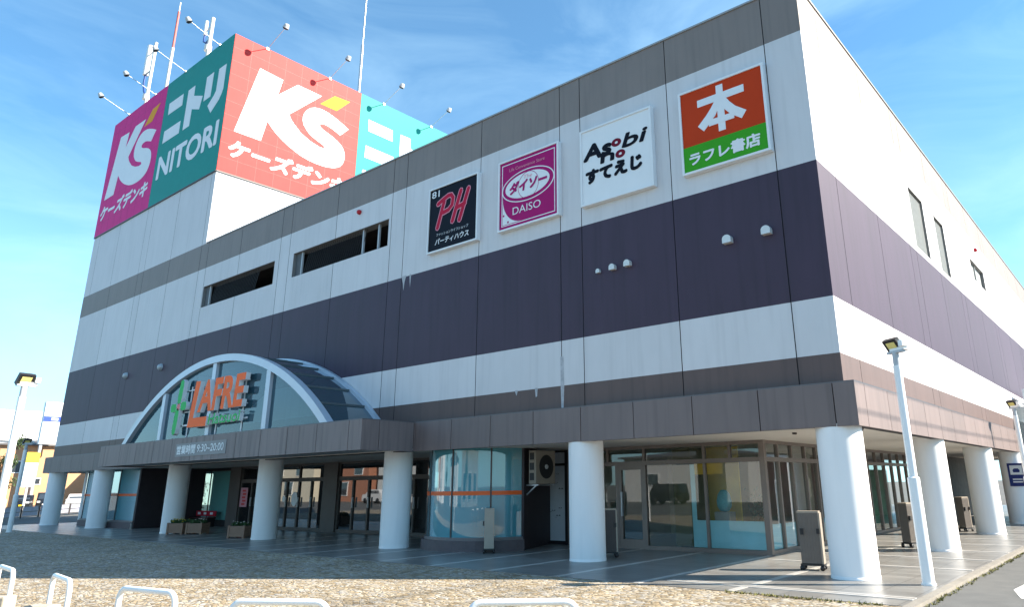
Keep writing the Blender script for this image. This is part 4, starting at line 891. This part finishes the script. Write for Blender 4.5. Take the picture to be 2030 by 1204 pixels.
house('tan rendered house with a grey roof beyond the car park', -110, -98, 10.6, 20.0, 6.9, TAN, ROOFG, [('E', .9, 3.9, .9, 1.1), ('E', -.6, 2.6, .5, .6), ('E', -2.6, 3.9, 1.3, 1.2), ('S', 1, 3.6, 1.4, 1.2), ('S', -3, 3.6, 1.4, 1.2)], .9)
house('white house seen between the two left arcade columns', -96, -88, 21.5, 32, 6.2, WHW, ROOFG, [('E', -3, 3.4, 1.4, 1.2), ('E', 1, 3.4, 1.4, 1.2), ('S', 0, 3.4, 1.4, 1.2)], 1.0)
# big white store with faint lettering strip behind
o = thing('far_store', 'large white store front with blue edged strip behind the tan house', 'building', (-132, 23.8, 0)); o.scale = (1.17, 1.17, 1.17)
b = MB(); b.box(-6, 6, -9, 10, 0, 9.0); b.build('wall', GREY_PAINT, o)
b = MB(); b.box(6.0, 6.25, -9, 7.9, 7.6, 11.3); b.build('sign_fascia', SIGN_WHITE, o)
b = MB(); random.seed(11)
each('faint_mark', mat('faint_grey', (.50, .51, .52), .6, .1), o, [(6.26, 6.28, -8.2+1.75*i, -7.4+1.75*i, 8.6, 9.2+.3*(i % 2)) for i in range(9)])
b = MB(); b.box(6.26, 6.5, 1.0, 9.8, 6.2, 7.4); b.build('blue_strip', mat('strip_blue', (.02, .06, .42), .5, .1), o)
each('white_strip', SIGN_WHITE, o, [(6.51, 6.55, 2.2, 5.4, 6.4, 7.2), (6.51, 6.55, 7.6, 9.2, 6.4, 7.2)])
o = thing('pylon_sign', 'tall white pylon sign with a blue stripe beside the left wall edge', 'sign', (-96, 14.6, 0))
b = MB(); b.box(-.35, .35, -1.1, 1.1, 7.0, 11.8); b.build('panel', SIGN_WHITE, o)
b = MB(); b.box(.351, .37, -1.1, 1.1, 9.55, 10.15); b.box(.371, .38, -.35, .35, 9.7, 10.0, 1); b.box(.351, .365, -.6, .7, 10.7, 11.2, 1); b.build('stripe', [MATS['strip_blue'], MATS['faint_grey']], o)
each('post', GREY_PAINT, o, [(-.2, .2, -.95, -.7, 0, 7.0), (-.2, .2, .7, .95, 0, 7.0)])
o = thing('shop_pole_sign', 'yellow square sign on a white post left of the arcade', 'sign', (-84, 10.0, 0))
b = MB(); b.box(-.2, .2, -.55, .55, 4.55, 5.55); b.build('panel', mat('panel_yellow', (.85, .55, .04), .5, .06), o)
b = MB(); b.box(-.18, .18, -.55, .45, 2.2, 4.54); b.build('lower_panel', SIGN_WHITE, o); b = MB(); b.box(-.1, .1, -.1, .1, 0, 2.2); b.build('post', GREY_PAINT, o)
def car(label, loc, rz, paint, van=False, plate=(.7, .5, .02)):
    o = thing('parked_car', label, 'car', loc, rz, 'cars parked beyond the fence')
    h = 1.75 if van else 1.5
    prof = [(-1.7, .25), (1.7, .25), (1.72, .6), (1.65, .95), (1.05 if not van else 1.35, 1.02), (.55 if not van else 1.0, h-.06), (.3, h), (-1.5 if van else -1.2, h), (-1.7, 1.0), (-1.74, .6)]
    b = MB(); M = Matrix(((1, 0, 0, 0), (0, 0, -1, .74), (0, 1, 0, 0), (0, 0, 0, 1))); b.poly([prof], M, 1.48)
    b.poly([prof[::-1]], M @ Matrix.Translation((0, 0, 0)), 0); b.build('body', paint, o, bevel=.05)
    b = MB(); f = .56 if not van else 1.0
    b.add([(1.04 if not van else 1.34, -.62, 1.06), (1.04 if not van else 1.34, .62, 1.06), (f+.03, .56, h-.12), (f+.03, -.56, h-.12)], [(0, 1, 2, 3)])
    for s in (-1, 1): b.box(-1.3, f-.1, s*.745-.006, s*.745+.006, 1.05, h-.14)
    b.build('window', G_HOUSE, o)
    for s in (-1, 1):
        b = MB(); b.box(1.66, 1.73, s*.52-.14, s*.52+.14, .70, .86); b.build('headlight', WHITE_PAINT, o)
    b = MB(); b.box(1.73, 1.75, -.17, .17, .42, .58); b.build('number_plate', mat('plate_%.1f' % plate[2], plate, .5, .05), o)
    for x in (-1.1, 1.1):
        for s in (-1, 1):
            b = MB(); b.lathe([(0, -.1), (.29, -.1), (.30, 0), (.29, .1), (0, .1)], (x, s*.68, .30), 16, 0, Matrix.Rotation(R(90), 3, 'X')); b.build('wheel', BLACK_PLASTIC, o)
    return o
CARB = mat('car_black', (.012, .012, .014), .25, .05, coat=.5); CARW = mat('car_white', (.7, .7, .7), .3, .03, coat=.5)
car('small black car with a yellow number plate left of the arcade', (-86.5, 10.6, -.05), R(-20), CARB)
car('dark van parked next to the black car', (-90, 13.6, -.05), R(-20), CARB, True, (.7, .7, .72))
car('white car parked behind the first arcade column', (-92, 17.2, -.05), R(-30), CARW, False, (.7, .7, .72))
o = thing('car_park_fence', 'dark rail fence with pale mesh panels along the car park', 'fence', (-60, 4, 0))
P0, P1 = Vector((10, -6.5, 0)), Vector((-22, 17, 0)); n = 14
each('post', DFRAME, o, [(p.x-.04, p.x+.04, p.y-.04, p.y+.04, 0, .82) for p in [P0.lerp(P1, i/n) for i in range(n+1)]])
for z in (.10, .42, .78): MB().bar(tuple(P0+Vector((0, 0, z))), tuple(P1+Vector((0, 0, z))), .05).build('rail', DFRAME, o)
for i in range(n):
    a, c = P0.lerp(P1, (i+.08)/n), P0.lerp(P1, (i+.92)/n); MB().bar(tuple(a+Vector((0, 0, .44))), tuple(c+Vector((0, 0, .44))), .03, .60).build('mesh_panel', mat('fence_panel', (.32, .32, .38), .7, .15, 3), o)
def tree(label, loc, h, r, seed, group=None):
    random.seed(seed); o = thing('tree', label, 'tree', loc, 0, group)
    b = MB(); b.tube([(0, 0, -.1), (.05, .03, h*.3), (0, .1, h*.55)], [.18, .13, .08], 8)
    cl = []
    for i in range(9):
        a = random.random()*6.28; e = random.uniform(.35, .95); rr = r*random.uniform(.3, .75)
        c = Vector((rr*math.cos(a), rr*math.sin(a), h*e)); cl.append((c, r*random.uniform(.32, .5))); b.tube([(0, .05, h*.3), tuple(c*.6+Vector((0, 0, h*.2))), tuple(c)], [.08, .05, .02], 6)
    b.build('trunk', mat('bark', (.10, .075, .055), .9, .3, 8), o)
    b = MB()
    for c, cr_ in cl:
        for k in range(230):
            v = Vector((random.gauss(0, 1), random.gauss(0, 1), random.gauss(0, .8))).normalized()*cr_*random.random()**.4; p = c+v; s = random.uniform(.07, .16)*r/2
            d1 = Vector((random.gauss(0, 1), random.gauss(0, 1), random.gauss(0, 1))).normalized(); d2 = d1.cross(Vector((random.gauss(0, 1), random.gauss(0, 1), random.gauss(0, 1)))).normalized()
            b.add([p-d1*s, p+d2*s*.5, p+d1*s, p-d2*s*.5], [(0, 1, 2, 3)])
    b.build('crown', mat('leaf_green', (.05, .085, .03), .8, .4, 1.5), o)
    return o
tree('dark green tree at the left edge of the picture beside the tan house', (-78.5, 6.3, 0), 7.0, 1.5, 1)
o = thing('utility_pole', 'thin far utility pole with a crossarm at the left edge', 'utility pole', (-125, 14.2, 0))
b = MB(); b.tube([(0, 0, 0), (0, 0, 13)], [.2, .14], 8); b.build('pole', mat('pole_concrete', (.36, .30, .26), .8, .1), o); b = MB(); b.box(-.08, .08, -.9, .9, 12.2, 12.35); b.build('crossarm', MATS['pole_concrete'], o)
def wire(label, pts):
    b = MB(); b.tube(pts, .03, 5); tag(b.build('overhead_wire', BLACK_PLASTIC), label, 'wire', 'overhead wires')
wire('upper overhead wire running from the utility pole behind the store', [(-125, 13.5, 12.4), (-122, 25, 12.0), (-118, 45, 12.4)])
wire('lower overhead wire running from the utility pole behind the store', [(-125, 14.6, 11.6), (-122, 26, 11.2), (-118, 46, 11.6)])
for (lb, x, z0, z1) in (('highest power cable along the side road, shading the side wall', 9.0, 12.1, 11.4), ('middle power cable along the side road, shading the side wall', 9.3, 11.2, 10.6), ('lowest power cable along the side road, shading the side wall', 9.0, 10.35, 9.9)):
    b = MB(); b.tube([(x, -25+5.5*i, z0+(z1-z0)*i/20-.012*(i % 10)*(10-i % 10)) for i in range(21)] , .017, 6); tag(b.build('power_cable', BLACK_PLASTIC), lb, 'wire', 'power cables along the side road')
# right: glazed stair block beyond the side wall
o = thing('stair_block', 'pale glazed stair block behind the far light pole', 'building', (4.0, 25.5, 0))
b = MB(); b.box(-3.6, 4, -3, 3, 2.9, 3.1); b.box(-3.6, 4, -3, 3, 5.1, 5.45); b.box(-3.6, -3.35, -3, -2.75, 3.1, 5.1); b.box(3.7, 4, -3, -2.7, 0, 5.1); b.box(3.7, 4, 2.7, 3, 0, 5.1); b.build('frame', WHITE_PAINT, o)
b = MB(); b.box(-3.34, 3.7, -2.9, -2.86, 3.1, 5.1); b.build('glazing', mat('frosted_pale', (.62, .72, .70), .25, .1, 3), o)
b = MB()
for z in (3.5, 3.9, 4.3, 4.7): b.box(-3.34, 3.7, -2.96, -2.91, z, z+.07)
b.build('louvre', GREY_PAINT, o)
b = MB(); b.box(-3.3, 3.6, -2.7, 2.7, 0, 2.9); b.build('base_wall', mat('base_maroon', (.13, .025, .035), .6, .15), o)
house('unseen cream house across the side road, mirrored in the side shop glass', 30, 40, -6, 8, 5.6, CREAMW, ROOFG, [], .9)  # both side-road houses are unseen, added for pale reflections and bounce light
house('unseen white house across the side road, mirrored in the side shop glass', 31, 41, 14, 30, 6.2, WHW, ROOFG, [], .9)
# houses and trees across the street (mirrored in the shop glass)
house('cream house across the street, left of the rust coloured one, mirrored in the doors', -99, -87, -46, -36, 6.2, CREAMW, ROOFG, [('N', -2.5, 3.5, 1.6, 1.3), ('N', 2.5, 3.5, 1.6, 1.3), ('N', 0, .8, 2.2, 1.8)])
house('rust coloured house across the street mirrored in the doors', -85, -76, -46, -37, 6.0, BRICK, ROOFG, [('N', -2.5, 3.4, 1.6, 1.2), ('N', 2.5, 3.4, 1.6, 1.2), ('N', 1, .8, 2.4, 1.6)])
house('white house across the street, right of the rust coloured one, mirrored in the doors', -74, -61, -46, -37, 6.4, WHW, ROOFG, [('N', -3.5, 3.5, 1.6, 1.3), ('N', 3, 3.5, 1.6, 1.3), ('N', 0, .8, 3.0, 1.8)])
house('white garage building across the street mirrored in the corner shop glass', -40, -26, -52, -44, 4.2, WHW, ROOFG, [('N', -3.5, 1.6, 1.6, 1.0), ('N', 3.5, 1.6, 1.2, 1.0)], .8)
house('grey shop building across the street behind the picture, mirrored in the curved bay', -18, 8, -56, -46, 5.5, mat('house_grey', (.36, .35, .33), .8, .08), ROOFG, [('N', -8, .6, 4, 2.2), ('N', 0, .6, 4, 2.2), ('N', 8, .6, 4, 2.2)], .8)
tree('tree across the street mirrored in the curved glass bay', (-10, -40, 0), 7, 2.4, 21); tree('tree across the street beside the white garage', (-48, -40, 0), 6, 2.2, 22)
car('white car standing across the street before the white house', (-66, -31, -.05), R(180), CARW, False, (.7, .7, .72)); car('dark van standing across the street before the white garage', (-30, -36, -.05), R(180), CARB, True, (.7, .7, .72))
